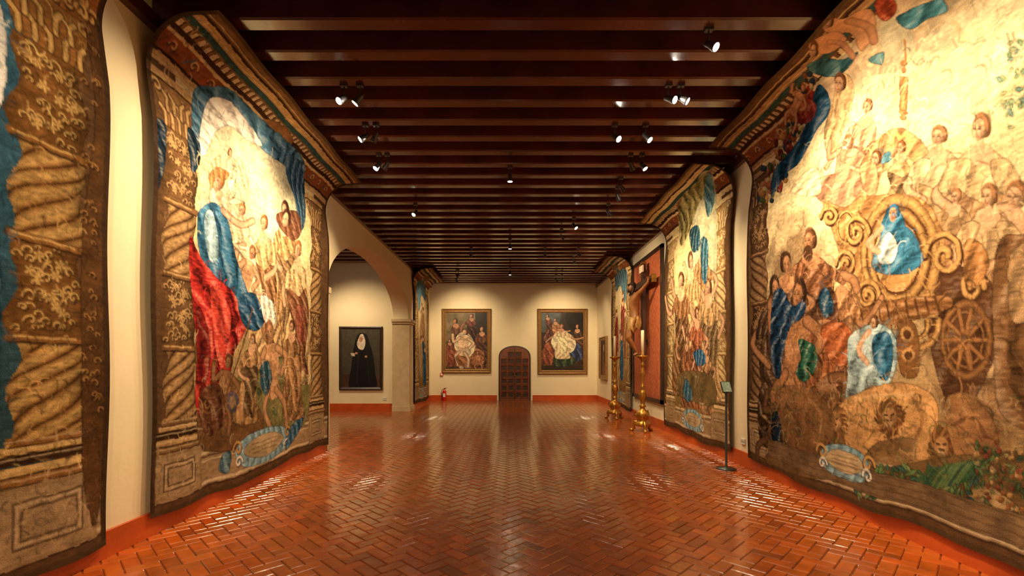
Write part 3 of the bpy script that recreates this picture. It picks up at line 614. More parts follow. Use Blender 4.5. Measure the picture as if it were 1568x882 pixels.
def small(side,wx,y0,y1,seed,cols,top):
    c=TapCv(side,wx,y0,y1,.02,seed,top=top); frame_base(c,cols,((222,190,128),(160,124,72),(100,72,42)),hw=.19,bg=(210,188,134),bg2=(144,110,62))
    r=random.Random(seed); a,b=min(cols)+.3,max(cols)-.3
    c.f([(a-.1,3.95),(b+.1,3.95),(b,3.5),(a+.6,3.6),(a,3.0)],(88,122,128),st=True,amp=.4,fr=5)
    for i in range(9):
        s=r.uniform(a,b);t=r.uniform(.9,2.6);w=.2;h=.55
        col=r.choice([(178,134,82),(158,112,64),(188,154,102),(50,98,122),(144,58,38)])
        c.f([(s-w*.5,t+h),(s+w*.5,t+h),(s+w,t),(s+w*.9,t-h),(s-w*.9,t-h),(s-w,t)],col,st=True,amp=.4,fr=5)
        c.f([(s+.09*math.cos(q),t+h+.12+.12*math.sin(q)) for q in np.linspace(0,5.5,8)],FLESH,st=True,amp=.1)
        c.f([(s+.10*math.cos(q),t+h+.2+.06*math.sin(q)) for q in np.linspace(0,5.5,8)],BRN,st=True,amp=.1)
    c.hatch(300,(a,b,.45,3.9),seed=27); cartouche(c,(a+b)/2,.3,.4,.16); edges(c); c.finish(); c.build('tapestry')
small(1,3.27,12.64,15.1,51,(13.0,14.75),.995)
small(-1,3.0,14.75,17.35,61,(15.1,17.0),.965)
# ------------------------------------------------------------------ easel paintings
class FlatCv(Cv):
    def __init__(c,Yp,x0,x1,z0,z1,res,seed):
        c.Yp=Yp; super().__init__(x0,x1,z0,z1,res,seed,warp=0.004)
    def P(c,x,y): return ((x-VX)*c.Yp/F, CZ+(HY-y)*c.Yp/F)
def frame_rings(mb,m,u0,u1,v0,v1,prof,tf):
    rings=[]
    for ins,h in prof: rings.append([(u0+ins,v0+ins,h),(u1-ins,v0+ins,h),(u1-ins,v1-ins,h),(u0+ins,v1-ins,h)])
    vs=[tf(*p) for r in rings for p in r]; fs=[]
    for i in range(len(rings)-1):
        for k in range(4):
            a=i*4+k;b=i*4+(k+1)%4; fs.append((a,b,b+4,a+4))
    mb.add(vs,fs,m)
GP=[(0,0),(0,.06),(.025,.085),(.05,.06),(.07,.05),(.11,.065),(.135,.04),(.15,.03),(.15,.0)]
def flat_picture(name,c,wallY,x0,x1,z0,z1,prof,fm,gam=1.35):
    e=empty(name,(0,0,0))
    mb=MB(); frame_rings(mb,fm,x0,x1,z0,z1,prof,lambda u,v,w:(u,wallY-w-.005,v)); mb.box(x0+.02,x1-.02,wallY-.02,wallY-.004,z0+.02,z1-.02,M_dkframe); mb.obj('frame',e)
    c.finish(.04,gam=gam,sat=.85,gain=.9)
    gridmesh('canvas',c.S0,np.full_like(c.S0,wallY-.028),c.T0,c.a,M_oil,parent=e)
    return e
def px2(Yp,x,y): return ((x-VX)*Yp/F, CZ+(HY-y)*Yp/F)
x0,z1=px2(D,677,473); x1,z0=px2(D,752,571)
c=FlatCv(D,x0+.13,x1-.13,z0+.13,z1-.13,.008,71)
c.rect(-9,9,0,5,(112,100,74)); c.f([(684,480),(746,480),(746,516),(684,522)],(138,122,86),amp=.14,out=0); c.f([(680,540),(750,536),(750,570),(680,570)],(110,82,50),amp=.14,out=0)
c.f([(728,478),(746,476),(747,520),(733,516)],(66,58,44),amp=.14,out=0)
c.fig(738,504,60,(134,90,54),arm=((-.1,.2),(-.3,.35),(-.45,.35)),hs=1.1,amp=.3)
c.fig(697,492,60,(138,98,62),skin=(206,154,106),lean=.2,arm=((.1,.2),(.3,.35),(.45,.4)),hs=1.1,amp=.3)
c.fig(722,484,46,(136,78,50),skin=(200,150,104),arm=((-.1,.2),(-.3,.3),(-.35,.5)),hs=1.2,amp=.3)
c.f([(690,540),(708,530),(728,532),(742,542),(738,560),(716,564),(694,558)],(176,124,68),amp=.35,fr=4,ang=1)
c.f([(700,514),(712,508),(722,516),(728,532),(720,546),(708,544),(696,532)],(232,214,172),amp=.3,fr=4,ang=.6)
c.nude(712,508,52,skin=(232,200,156),tilt=.15)
c.fig(689,522,38,(150,90,54),amp=.3); c.e(707,563,4,3,(200,186,150)); c.nude(732,540,26,skin=(206,150,100))
flat_picture('framed_painting',c,D,x0,x1,z0,z1,GP,M_gilt)
x0,z1=px2(D,823,473); x1,z0=px2(D,899,573)
c=FlatCv(D,x0+.13,x1-.13,z0+.13,z1-.13,.008,72)
c.rect(-9,9,0,5,(78,64,48)); c.f([(828,478),(858,478),(852,500),(828,508)],(104,112,106),amp=.14,out=0); c.f([(828,548),(896,544),(896,572),(828,572)],(84,66,42),amp=.14,out=0)
c.f([(866,480),(896,478),(896,520),(874,505)],(54,44,34),amp=.14,out=0)
c.fig(884,500,54,(104,74,48),amp=.3); c.fig(838,508,50,(124,82,52),amp=.3); c.fig(838,484,36,(134,80,52),lean=.2,amp=.3); c.fig(850,490,42,(180,132,78),lean=.1,arm=((.1,.2),(.3,.4),(.5,.4)),amp=.3)
c.f([(834,528),(848,524),(854,544),(840,560),(832,548)],(170,100,54),amp=.4,fr=4)
c.f([(866,534),(884,526),(892,540),(888,552),(870,552)],(62,84,120),amp=.4,fr=4); c.f([(848,546),(868,542),(882,552),(872,560),(850,560)],(76,94,58),amp=.4,fr=4)
c.f([(848,514),(862,508),(876,514),(882,528),(874,540),(854,540),(844,526)],(238,222,180),amp=.25,fr=4,ang=.8)
c.fig(860,500,48,(230,208,160),hair=(140,90,50),arm=((-.1,.2),(-.4,.4),(-.5,.5)),arm2=((.1,.2),(.4,.4),(.7,.35)),hs=1.1,amp=.25)
flat_picture('framed_painting',c,D,x0,x1,z0,z1,GP,M_gilt)
AY=14.1
x0,z1=px2(AY,520,500); x1,z0=px2(AY,586,597)
c=FlatCv(AY,x0+.07,x1-.07,z0+.07,z1-.07,.006,73)
c.rect(-9,9,0,5,(98,92,70)); c.f([(526,574),(582,574),(582,596),(526,596)],(108,80,54),amp=.1,out=0)
c.f([(545,520),(550,511),(557,510),(563,514),(567,528),(572,545),(575,570),(577,592),(556,593),(535,592),(538,565),(541,540)],(38,35,34),amp=.14,out=0)
c.f([(550,517),(553,512),(557,513),(560,524),(557,535),(550,534),(547,526)],(222,208,180),amp=.08,out=.2)
c.e(553,519.5,3.0,4.6,(212,164,122),sh=.3); c.l([(551.5,519),(552.6,519)],.012,DK,sm=False,al=.7); c.l([(554,519),(555.2,519)],.012,DK,sm=False,al=.7)
c.l([(549,534),(548,560),(547,588)],.03,(66,60,56)); c.l([(561,534),(564,560),(566,588)],.02,(60,56,52))
c.e(546,541,2.4,1.8,(206,160,120)); c.e(561,546,2.6,1.8,(206,160,120)); c.f([(537,540),(544,541),(544,546),(538,545)],(190,180,150),amp=.1,sm=False)
flat_picture('framed_portrait',c,AY,x0,x1,z0,z1,[(0,0),(0,.05),(.03,.06),(.06,.04),(.08,.03),(.08,0)],M_dkframe)
e=empty('framed_painting'); mb=MB(); tf=lambda u,v,w:(RX-w-.005,u,v)
frame_rings(mb,M_gilt,15.95,17.15,.85,2.35,GP,tf); mb.box(RX-.02,RX-.004,16,17.1,.9,2.3,M_dkframe); mb.obj('frame',e)
c=Cv(16.08,17.02,.98,2.22,.012,75,warp=.004); c.rect(15,18,0,3,(58,46,36))
c.f([(16.3,1.0),(16.8,1.0),(16.75,1.6),(16.6,1.9),(16.45,1.6)],(140,84,50),st=True,amp=.4,fr=6); c.f([(16.48,1.85),(16.62,1.85),(16.62,2.05),(16.48,2.05)],FLESH,st=True,amp=.1)
c.finish(.06); gridmesh('canvas',np.full_like(c.S0,RX-.028),c.S0,c.T0,c.a,M_oil,parent=e)
# ------------------------------------------------------------------ room shell
def simple_box(name,*a): mb=MB(); mb.box(*a); return mb.obj(name)
AX=-9.0; AYN=5.0
simple_box('wall_right',RX,RX+.3,YB,D,0,H+.3,M_wall)
simple_box('wall_back',AX,RX+.3,D,D+.3,0,H+.3,M_wall)
simple_box('wall_front',LX-.45,RX+.3,YB-.3,YB,0,H+.3,M_wall)
mb=MB(); y0,y1=7.85,AY; WT=.45
mb.box(LX-WT,LX,YB,y0,0,H+.3,M_wall); mb.box(LX-WT,LX,y1,D,0,H+.3,M_wall)
N=48; yc=(y0+y1)/2; a=(y1-y0)/2; pts=[]
for i in range(N+1):
    th=math.pi*i/N; pts.append((yc-a*math.cos(th),2.72+1.22*math.sin(th)))
vs=[];fs=[]
for (y,z) in pts: vs+=[(LX,y,z),(LX,y,H+.3),(LX-WT,y,z),(LX-WT,y,H+.3)]
for i in range(N):
    b=4*i; fs+=[(b,b+4,b+5,b+1),(b+2,b+3,b+7,b+6),(b,b+2,b+6,b+4)]
mb.add(vs,fs,M_wall)
mb.box(LX-WT-.01,LX+.05,AY-.10,AY+.45,0,2.62,M_stone); mb.box(LX-WT-.02,LX+.08,AY-.14,AY+.48,2.60,2.66,M_stone); mb.box(LX-WT-.02,LX+.11,AY-.18,AY+.50,2.66,2.74,M_stone)
mb.box(LX-WT-.01,LX+.09,AY-.14,AY+.48,0,.14,M_stone)
mb.box(LX-WT-.01,LX+.02,7.8,7.9,0,2.62,M_stone); mb.box(LX-WT-.02,LX+.03,7.78,7.95,2.62,2.72,M_stone)
mb.obj('wall_left')
simple_box('wall_annex_back',AX,LX-WT,AY,AY+.3,0,H+.3,M_wall)
simple_box('wall_annex_left',AX-.3,AX,AYN,AY,0,H+.3,M_wall)
simple_box('wall_annex_front',AX,LX-WT,AYN-.3,AYN,0,H+.3,M_wall)
hb=.20
simple_box('baseboard_right',RX-.03,RX+.01,YB,D,0,hb,M_base)
mb=MB(); mb.box(LX-.01,LX+.03,YB,7.76,0,hb,M_base); mb.box(LX-.01,LX+.03,AY+.5,D,0,hb,M_base); mb.obj('baseboard_left')
mb=MB(); mb.box(LX,-.50,D-.03,D+.01,0,hb,M_base); mb.box(.86,RX,D-.03,D+.01,0,hb,M_base); mb.obj('baseboard_back')
simple_box('baseboard_annex',AX,LX-WT,AY-.03,AY+.01,0,hb+.02,M_base)
# ceiling
mb=MB(); mb.box(AX-.3,RX+.3,YB-.3,D+.3,H+.19,H+.3,M_board)
y=4.155-.418*16
while y<D:
    if y>YB+.1:
        yy0,yy1=y-.15,y
        for xa,xb in((LX-.1,RX+.1),):
            z0=H; z1=H+.2; ch=.015
            P4=[(yy0,z1),(yy0,z0+ch),(yy0+ch,z0),(yy1-ch,z0),(yy1,z0+ch),(yy1,z1)]
            vs=[(xa,p,q) for p,q in P4]+[(xb,p,q) for p,q in P4]
            mb.add(vs,[(i,i+1,i+7,i+6) for i in range(5)],M_beam)
        if AYN<y<AY: mb.box(AX,LX-WT,yy0,yy1,H,H+.2,M_beam)
    y+=.418
mb.obj('ceiling')
mb=MB(); mb.box(LX,LX+.07,YB,D,H-.10,H+.02,M_beam); mb.obj('trim_left')
mb=MB(); mb.box(RX-.07,RX,YB,D,H-.10,H+.02,M_beam); mb.obj('trim_right')
# floor: herringbone tiles
W=.105; g=.003; V=[];Fc=[];C=[]
ca=math.cos(math.pi/4); sa=math.sin(math.pi/4)
NN=int(24/W)
Lo=lin((156,74,20)); 
def tile(u0,v0,u1,v1):
    cu,cv=(u0+u1)/2,(v0+v1)/2; X=cu*ca-cv*sa; Y=cu*sa+cv*ca
    if not(AX-.1<X<RX+.1 and YB-.1<Y<D+.1): return
    if X<LX-WT+.1 and not(AYN-.1<Y<AY+.1): return
    b=len(V); tx,ty=random.gauss(0,.0055),random.gauss(0,.0055); e=.006
    # lamplight put into the tile colour: brighter along the walls, darker down the middle
    side_lit=.66+.5*min(1,(abs(X-.1)/3.0)**2) if X>LX else .9
    k=random.gauss(1,.11)*side_lit; h=random.gauss(0,.06); col=np.clip(Lo*np.array([k,k*(1+h),k*(1+h*1.5)]),.002,1)
    if random.random()<.04: col=col*.7
    for (du,z) in((g,-.005),(g+e,0)):
        for (u,v) in((u0+du,v0+du),(u1-du,v0+du),(u1-du,v1-du),(u0+du,v1-du)):
            zz=z+(u-cu)*tx+(v-cv)*ty
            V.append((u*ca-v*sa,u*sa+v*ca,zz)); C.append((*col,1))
    Fc.append((b+4,b+5,b+6,b+7))
    for i in range(4): j=(i+1)%4; Fc.append((b+i,b+j,b+4+j,b+4+i))
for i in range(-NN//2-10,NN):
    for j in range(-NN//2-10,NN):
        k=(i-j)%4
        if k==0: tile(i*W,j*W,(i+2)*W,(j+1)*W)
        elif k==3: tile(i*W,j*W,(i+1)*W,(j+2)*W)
me=bpy.data.meshes.new('floor'); b=len(V)
V+=[(AX-.3,YB-.3,-.006),(RX+.3,YB-.3,-.006),(RX+.3,D+.3,-.006),(AX-.3,D+.3,-.006)]; C+=[(*lin((88,42,16)),1)]*4
Fc.append((b,b+1,b+2,b+3))
me.from_pydata(V,[],Fc); me.materials.append(M_floor)
at=me.color_attributes.new('Col','FLOAT_COLOR','POINT'); at.data.foreach_set('color',np.array(C,np.float32).ravel())
link(bpy.data.objects.new('floor',me))
# ------------------------------------------------------------------ door
mb=MB(); dc=.175; hw=.56; zs=1.62; rise=.42
def arch(hw,zs,rise,n=20): return [(dc-hw,0.004)]+[(dc-hw*math.cos(math.pi*i/n),zs+rise*math.sin(math.pi*i/n)**.8) for i in range(n+1)]+[(dc+hw,0.004)]
def slab(pts,yb,yf,m):
    n=len(pts); vs=[(x,yf,z) for x,z in pts]+[(x,yb,z) for x,z in pts]
    mb.add(vs,[tuple(range(n))]+[(i,(i+1)%n,n+(i+1)%n,n+i) for i in range(n)],m)
slab(arch(hw+.05,zs,rise+.04),D-.002,D-.05,M_dkframe); slab(arch(hw,zs,rise),D-.04,D-.065,M_door)
def panel(xa,xb,za,zb):
    yf=D-.065; i=.035
    vs=[(xa,yf-.001,za),(xb,yf-.001,za),(xb,yf-.001,zb),(xa,yf-.001,zb),(xa+.012,yf-.03,za+.012),(xb-.012,yf-.03,za+.012),(xb-.012,yf-.03,zb-.012),(xa+.012,yf-.03,zb-.012),(xa+i,yf-.004,za+i),(xb-i,yf-.004,za+i),(xb-i,yf-.004,zb-i),(xa+i,yf-.004,zb-i)]
    fs=[]
    for r in(0,4):
        for k in range(4): fs.append((r+k,r+(k+1)%4,r+4+(k+1)%4,r+4+k))
    mb.add(vs,fs,M_door); mb.add(vs[8:],[(0,1,2,3)],M_dkframe)
for leaf in(-1,1):
    for cidx in range(2):
        xa=dc+leaf*(.03+cidx*.26); xb=dc+leaf*(.03+cidx*.26+.23); xa,xb=min(xa,xb),max(xa,xb)
        for r in range(7):
            za=.1+r*.255
            if r==6 and cidx==1: continue
            panel(xa,xb,za,za+.225)
mb.box(dc-.012,dc+.012,D-.085,D-.06,.04,zs+rise-.03,M_dkframe)
for x in(dc-.06,dc+.06): mb.lathe((x,D-.1,1.02),[(.005,-.02),(.03,-.01),(.03,.01),(.005,.02)],M_iron,n=10,axis=(0,1,0))
mb.obj('door_1')
# ------------------------------------------------------------------ altar candlesticks
def candlestick(X,Y,ht,name='altar_candlestick'):
    e=empty(name,(X,Y,0)); mb=MB(); s=ht/1.62
    prof=[(.02,.12),(.15,.12),(.17,.16),(.13,.20),(.10,.24),(.12,.28),(.15,.34),(.12,.42),(.06,.46),(.045,.50),(.075,.53),(.045,.56),(.04,.62),(.07,.70),(.085,.78),(.06,.86),(.035,.90),(.06,.93),(.035,.96),(.032,1.1),(.05,1.16),(.055,1.24),(.035,1.32),(.03,1.38),(.06,1.41),(.03,1.44),(.035,1.50),(.07,1.54),(.125,1.575),(.13,1.60),(.10,1.60),(.04,1.60),(.035,1.62)]
    mb.lathe((0,0,0),[(r,z*s) for r,z in prof],M_brass,n=30,lobes=6,lamp=.05)
    for k in range(3):
        a=k*2*math.pi/3+.5; d=Vector((math.cos(a),math.sin(a),0))
        mb.tube([d*.09+Vector((0,0,.22)),d*.16+Vector((0,0,.19)),d*.20+Vector((0,0,.12)),d*.18+Vector((0,0,.06)),d*.22+Vector((0,0,.03)),d*.27+Vector((0,0,.03))],[.03,.04,.035,.028,.032,.02],M_brass)
        mb.lathe(d*.235,[(.01,.0),(.045,.008),(.05,.035),(.03,.055),(.005,.06)],M_brass,n=12)
        mb.tube([d*.11+Vector((0,0,.30)),d*.17+Vector((0,0,.36)),d*.15+Vector((0,0,.43)),d*.10+Vector((0,0,.42))],[.02,.022,.018,.012],M_brass)
    mb.obj('stick',e)
    mb=MB(); mb.lathe((0,0,0),[(.034,ht-.01),(.034,ht+.50),(.028,ht+.515),(.01,ht+.51)],M_wax,n=18); mb.tube([(0,0,ht+.505),(.003,0,ht+.53)],.003,M_iron); mb.obj('candle',e)
candlestick(2.80,9.93,1.62); candlestick(2.72,12.2,1.62)
# ------------------------------------------------------------------ red damask panel
mb=MB()
mb.box(RX-.035,RX-.005,10.2,12.45,.62,3.95,M_damask)
for a,b in((10.12,10.22),(12.43,12.53)): mb.box(RX-.06,RX-.002,a,b,.55,4.02,M_dkframe)
for a,b in((.55,.64),(3.93,4.02)): mb.box(RX-.06,RX-.002,10.12,12.53,a,b,M_dkframe)
mb.obj('damask_panel')
# ------------------------------------------------------------------ crucifix
cr=empty('crucifix',(3.2,11.15,2.6))
def loc(p): return (p[0]-3.2,p[1]-11.15,p[2]-2.6)
mb=MB()
CY=11.15
def lb(x0,x1,y0,y1,z0,z1,m): 
    a=loc((x0,y0,z0)); b=loc((x1,y1,z1)); mb.box(a[0],b[0],a[1],b[1],a[2],b[2],m)
lb(3.12,3.20,CY-.075,CY+.075,1.45,3.80,M_cwood); lb(3.115,3.195,CY-.85,CY+.85,3.24,3.39,M_cwood)
lb(3.10,3.13,CY-.14,CY+.14,3.58,3.74,M_wax)
for yy in(CY-.86,CY+.82): lb(3.105,3.205,yy,yy+.04,3.225,3.405,M_brass)
lb(3.11,3.205,CY-.085,CY+.085,3.78,3.83,M_brass); lb(2.98,3.13,CY-.08,CY+.08,1.60,1.64,M_cwood)
lb(3.2,3.255,CY-.05,CY+.05,1.9,2.0,M_iron); lb(3.2,3.255,CY-.05,CY+.05,3.1,3.2,M_iron)
mb.obj('cross',cr)
def skin(name,vs,es,rs,m,parent,sub=2,root=0):
    me=bpy.data.meshes.new(name); me.from_pydata([loc(v) for v in vs],es,[]); o=link(bpy.data.objects.new(name,me)); o.parent=parent
    md=o.modifiers.new('s','SKIN'); md.use_smooth_shade=True
    for i,d in enumerate(me.skin_vertices[0].data):
        r=rs[i]; d.radius=(r,r) if not isinstance(r,tuple) else r; d.use_root=(i==root)
    s=o.modifiers.new('u','SUBSURF'); s.levels=sub; s.render_levels=sub
    me.materials.append(m); return o
vs=[(2.98,CY,2.50),(2.95,CY,2.66),(2.93,CY,2.82),(2.94,CY,2.97),(2.93,CY,3.08),(2.89,CY-.02,3.15)]
es=[(0,1),(1,2),(2,3),(3,4),(4,5)]; rs=[.13,.11,.14,.13,.055,.05]
def chain(start,pts,rad):
    p=start
    for q,r in zip(pts,rad):
        vs.append(q); rs.append(r); es.append((p,len(vs)-1)); p=len(vs)-1
    return p
for s in(-1,1):
    chain(3,[(2.97,CY+s*.17,3.03),(3.03,CY+s*.40,3.13),(3.08,CY+s*.62,3.24),(3.09,CY+s*.70,3.28)],[.07,.048,.032,.03])
    chain(0,[(2.96,CY+s*.09,2.42),(2.83,CY+s*.08,2.10),(2.80,CY+s*.075,2.04),(2.93,CY+s*.05,1.84),(3.02,CY+s*.03,1.68),(2.93,CY+s*.025,1.62)],[.10,.07,.06,.052,.035,.03])
skin('body',vs,es,rs,M_body,cr)
for s in(-1,1):
    v=[(3.09,CY+s*.69,3.28),(3.09,CY+s*.75,3.30)]; ed=[(0,1)]; rr=[.028,.030]
    for i in range(4):
        o=(i-1.5)*.018; L=[.055,.07,.065,.05][i]
        v+=[(3.08,CY+s*.765,3.305+o),(3.055,CY+s*(.765+L*.5),3.31+o*1.2),(3.03,CY+s*(.765+L*.8),3.305+o*1.3)]; n=len(v)
        ed+=[(1,n-3),(n-3,n-2),(n-2,n-1)]; rr+=[.010,.009,.008]
    v+=[(3.06,CY+s*.72,3.32),(3.045,CY+s*.735,3.355)]; n=len(v); ed+=[(0,n-2),(n-2,n-1)]; rr+=[.011,.009]
    skin('hand',v,ed,rr,M_body,cr,1)
mb=MB()
hd=Vector(loc((2.865,CY-.03,3.235)))
def ellipsoid(mb,c,r,m,tilt=(0,0,1),n=16,k=12):
    q=Vector(tilt).normalized().to_track_quat('Z','Y'); vs=[];fs=[]
    for j in range(k+1):
        p=math.pi*j/k
        for i in range(n):
            a=2*math.pi*i/n; vs.append(Vector(c)+q@Vector((r[0]*math.sin(p)*math.cos(a),r[1]*math.sin(p)*math.sin(a),r[2]*math.cos(p))))
    for j in range(k):
        for i in range(n): fs.append((j*n+i,j*n+(i+1)%n,(j+1)*n+(i+1)%n,(j+1)*n+i))
    mb.add(vs,fs,m,True)
T=(.35,.1,1)
ellipsoid(mb,hd,(.078,.072,.115),M_body,T); ellipsoid(mb,hd+Vector((.025,.005,.02)),(.088,.084,.115),M_hair,T)
ellipsoid(mb,hd+Vector((-.082,0,-.01)),(.016,.012,.03),M_body,T)
for s in(-1,1):
    ellipsoid(mb,hd+Vector((-.068,s*.028,.012)),(.012,.014,.008),M_hair); ellipsoid(mb,hd+Vector((0,s*.075,-.01)),(.016,.01,.028),M_body)
    mb.tube([hd+Vector((.03,s*.07,.03)),hd+Vector((.03,s*.085,-.07)),hd+Vector((.0,s*.09,-.15)),hd+Vector((-.02,s*.08,-.2))],[.03,.032,.026,.01],M_hair)
ellipsoid(mb,hd+Vector((-.06,0,-.085)),(.035,.045,.05),M_hair); ellipsoid(mb,hd+Vector((-.078,0,-.05)),(.008,.02,.006),M_red)
ring=[hd+Vector((.005+.088*math.cos(a),.084*math.sin(a),.055+.012*math.sin(5*a))) for a in np.linspace(0,2*math.pi,30)]
mb.tube(ring,.014,M_cwood,6)
mb.obj('head',cr)
mb=MB(); cc=Vector(loc((2.965,CY,2.44)))
vs=[];fs=[];n=36
for j,(z,r) in enumerate(((.10,.135),(.04,.155),(-.04,.17),(-.12,.175),(-.20,.15))):
    for i in range(n):
        a=2*math.pi*i/n; rr=r*(1+.06*math.sin(9*a+j)); vs.append(cc+Vector((rr*math.cos(a)*.95-.12*max(0,-z),rr*math.sin(a),z+.02*math.sin(3*a))))
for j in range(4):
    for i in range(n): fs.append((j*n+i,j*n+(i+1)%n,(j+1)*n+(i+1)%n,(j+1)*n+i))
mb.add(vs,fs,M_loin,True)
mb.tube([cc+Vector((-.04,-.15,.05)),cc+Vector((-.10,-.2,-.02)),cc+Vector((-.14,-.19,-.15)),cc+Vector((-.10,-.21,-.3))],[.04,.06,.05,.03],M_loin)
mb.obj('loincloth',cr)
# ------------------------------------------------------------------ sign stand, sockets, extinguisher
mb=MB(); sx,sy=2.965,6.45
mb.lathe((sx,sy,0),[(.01,0),(.13,0),(.13,.012),(.02,.02),(.014,.03),(.014,1.06),(.012,1.07)],M_post,n=24)
ax=(Vector((1,0,0)),Vector((0,.5,.86)).normalized(),Vector((0,-.86,.5)).normalized())
mb.obox((sx,sy,1.12),ax,(.065,.085,.008),M_post); mb.obox((sx,sy-.008,1.125),ax,(.056,.075,.006),M_sign)
mb.obj('information_stand')
def socket(name,c,n):
    mb=MB(); c=Vector(c); n=Vector(n); t=Vector((0,0,1)).cross(n)
    mb.obox(c,(t,Vector((0,0,1)),n),(.055,.04,.008),M_white)
    for s in(-1,1): mb.lathe(c+t*.025*s+n*.006,[(.018,0),(.018,.004),(.014,.004),(.012,.001)],M_post,n=12,axis=n)
    mb.obj(name)
socket('wall_socket',(RX-.008,6.68,.34),(-1,0,0)); socket('wall_socket',(-3.76,AY-.008,.36),(0,-1,0)); socket('wall_socket',(-2.6,D-.008,.30),(0,-1,0))
mb=MB(); exx,ey=-2.48,D-.17
mb.lathe((exx,ey,0),[(.02,.0),(.072,.0),(.075,.02),(.075,.34),(.065,.38),(.03,.41),(.025,.44)],M_red,n=24)
mb.lathe((exx,ey,.44),[(.02,0),(.022,.03),(.01,.035)],M_iron,n=12); mb.tube([(exx,ey,.46),(exx+.09,ey-.02,.49)],.008,M_iron); mb.tube([(exx,ey,.455),(exx+.08,ey-.02,.45)],.007,M_iron)
mb.tube([(exx-.02,ey,.45),(exx-.09,ey-.02,.42),(exx-.10,ey-.03,.3),(exx-.085,ey-.03,.12)],.01,M_iron); mb.box(exx-.04,exx+.04,ey-.078,ey-.07,.14,.28,M_white)
mb.obj('fire_extinguisher')
mb=MB(); mb.box(-2.66,-2.55,D-.05,D-.001,.93,1.04,M_red); mb.box(-2.64,-2.57,D-.055,D-.05,.95,1.02,M_white); mb.obj('fire_alarm_call_point')
# ------------------------------------------------------------------ spotlights and added fill lamps
WARM=(1.0,.76,.47); GAIN=1.5
def spot(X,Y,target,E,lens='b',ang=75,blend=.9,zh=4.22,size=.05,col=WARM,k=.78):
    e=empty('ceiling_spotlight',(X,Y,zh)); t=Vector(target)-Vector((X,Y,zh)); d=t.normalized(); mb=MB(); m=M_spot
    off=Vector((0,.04,0))
    mb.box(-.035,.035,.01,.06,H-zh-.025,H-zh,m)
    mb.tube([off+Vector((0,0,H-zh-.02)),off+Vector((0,0,.05))],.007,m); mb.tube([off+Vector((0,0,.055)),Vector((0,0,0))],.009,m)
    mb.lathe((0,0,0),[(r*k,z*k) for r,z in [(.01,-.085),(.03,-.08),(.036,-.05),(.036,-.01),(.044,.02),(.052,.07),(.052,.085),(.046,.085),(.044,.06),(.01,.058)]],m,n=20,axis=d)
    mb.lathe(d*.080*k,[(.001,0),(.045*k,0),(.045*k,.004),(.001,.0045)],M_lens if lens=='b' else M_lens2,n=20,axis=d)
    mb.obj('lamp_head',e)
    if E>0:
        l=bpy.data.lights.new('bulb','SPOT'); l.energy=E*GAIN; l.color=col; l.spot_size=math.radians(ang); l.spot_blend=blend; l.shadow_soft_size=size
        o=link(bpy.data.objects.new('bulb',l)); o.parent=e; o.location=d*.11; o.rotation_euler=d.to_track_quat('-Z','Y').to_euler()
ys=lambda y:4.155+.418*round((y-4.155+.075)/.418)-.075
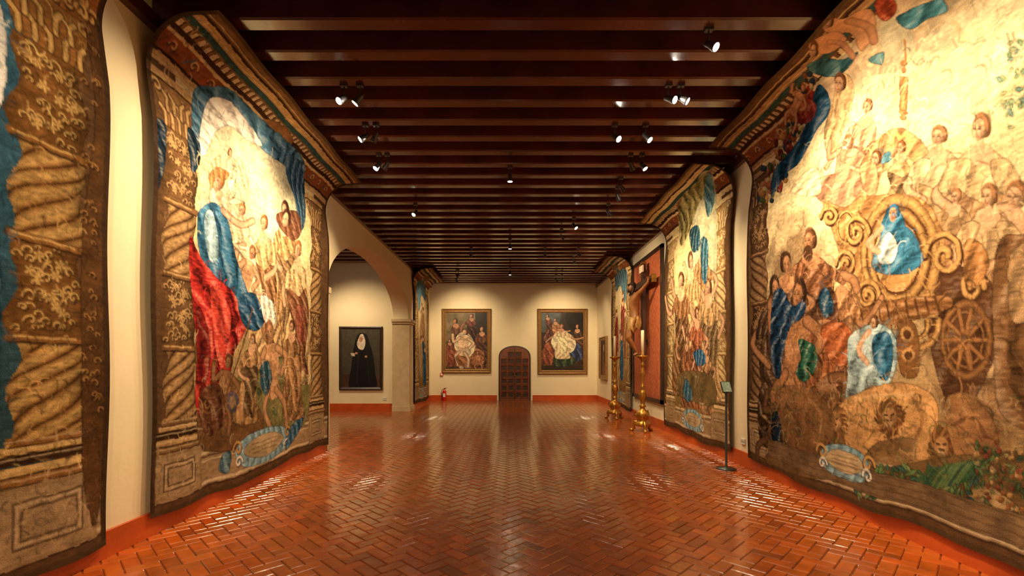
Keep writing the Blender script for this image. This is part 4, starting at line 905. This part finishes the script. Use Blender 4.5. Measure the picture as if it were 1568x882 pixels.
S=[
 (1.67,4.87,(3.2,3.4,2.9),210,'b'),(1.80,4.87,(3.2,4.3,3.1),210,'d'),(1.29,5.6,(3.2,3.6,1.6),190,'b'),(1.67,5.6,(3.2,4.6,2.0),190,'b'),
 (1.70,6.5,(3.2,8.3,2.4),150,'d'),(1.86,6.5,(3.2,5.6,1.6),110,'d'),(1.76,7.3,(3.2,8.2,2.9),180,'b'),(1.80,8.0,(3.2,9.0,1.6),130,'b'),(1.82,8.8,(3.2,9.4,2.6),90,'b'),
 (1.30,9.5,(3.2,8.4,1.4),120,'b'),(1.74,4.1,(3.2,2.4,2.2),140,'d'),(1.14,10.4,(3.2,11.2,2.8),120,'b'),(1.75,12.0,(3.2,13.6,2.8),140,'b'),(1.75,12.9,(3.2,14.4,2.0),130,'b'),
 (1.75,15.6,(1.95,17.9,2.5),170,'d'),(1.55,15.6,(3.2,16.6,1.8),70,'d'),
 (-1.75,4.8,(-3,3.0,2.0),190,'d'),(-1.58,4.87,(-3,4.8,2.4),130,'b'),(-1.78,5.63,(-3,5.3,3.2),190,'b'),(-1.65,5.63,(-3,6.6,1.7),150,'b'),(-1.85,6.47,(-3,5.6,2.0),130,'b'),(-1.73,6.47,(-3,7.1,2.6),120,'b'),
 (-1.75,8.8,(-3,6.6,1.5),80,'d'),(-1.80,15.6,(-1.65,17.9,2.6),170,'b'),(-1.65,14.8,(-3,16,2.4),120,'d'),(-1.0,12.1,(-1.0,16.5,0.2),120,'d'),(.9,12.1,(.5,16.5,0.2),120,'d'),
 (1.7,1.2,(3.2,2.6,2.4),130,'d'),(-1.7,1.2,(-3,2.4,2.4),140,'d'),(1.7,-.6,(3.2,1.4,2.0),110,'d'),(-1.7,-.6,(-3,1.0,2.0),110,'d'),
 (-4.6,12.1,(-4.45,14.1,1.8),150,'b'),(-4.9,12.1,(-5.2,14.1,1.2),90,'d'),(-5.5,9.0,(-5,11,0),150,'d'),(-4.3,8.2,(-3.9,10.0,0),130,'d'),
]
for s in S: spot(s[0],ys(s[1]),s[2],s[3],s[4],ang=92)
for y,x in((7.0,0.0),(11.2,0.0),(14.6,0.0),(3.4,0.0),(.2,0.0)): spot(x,ys(y),(0,y+.01,0),90,'d',ang=150,blend=1,size=.12)  # added fill lamps down the centre line, reusing the spotlight fixture
# ------------------------------------------------------------------ world, camera
w=bpy.data.worlds.new('w'); bpy.context.scene.world=w; w.use_nodes=True
w.node_tree.nodes['Background'].inputs[0].default_value=(.9,.8,.65,1); w.node_tree.nodes['Background'].inputs[1].default_value=.1
cam=bpy.data.cameras.new('camera'); co=link(bpy.data.objects.new('camera',cam)); co.location=(0,0,CZ); co.rotation_euler=(math.pi/2,0,0)
cam.sensor_width=36; cam.lens=F/1568*36; cam.shift_x=(784-VX)/1568; cam.shift_y=(HY-441)/1568; cam.clip_start=.05
bpy.context.scene.camera=co
sc=bpy.context.scene; sc.view_settings.view_transform='Standard'
sc.view_settings.exposure=0.0
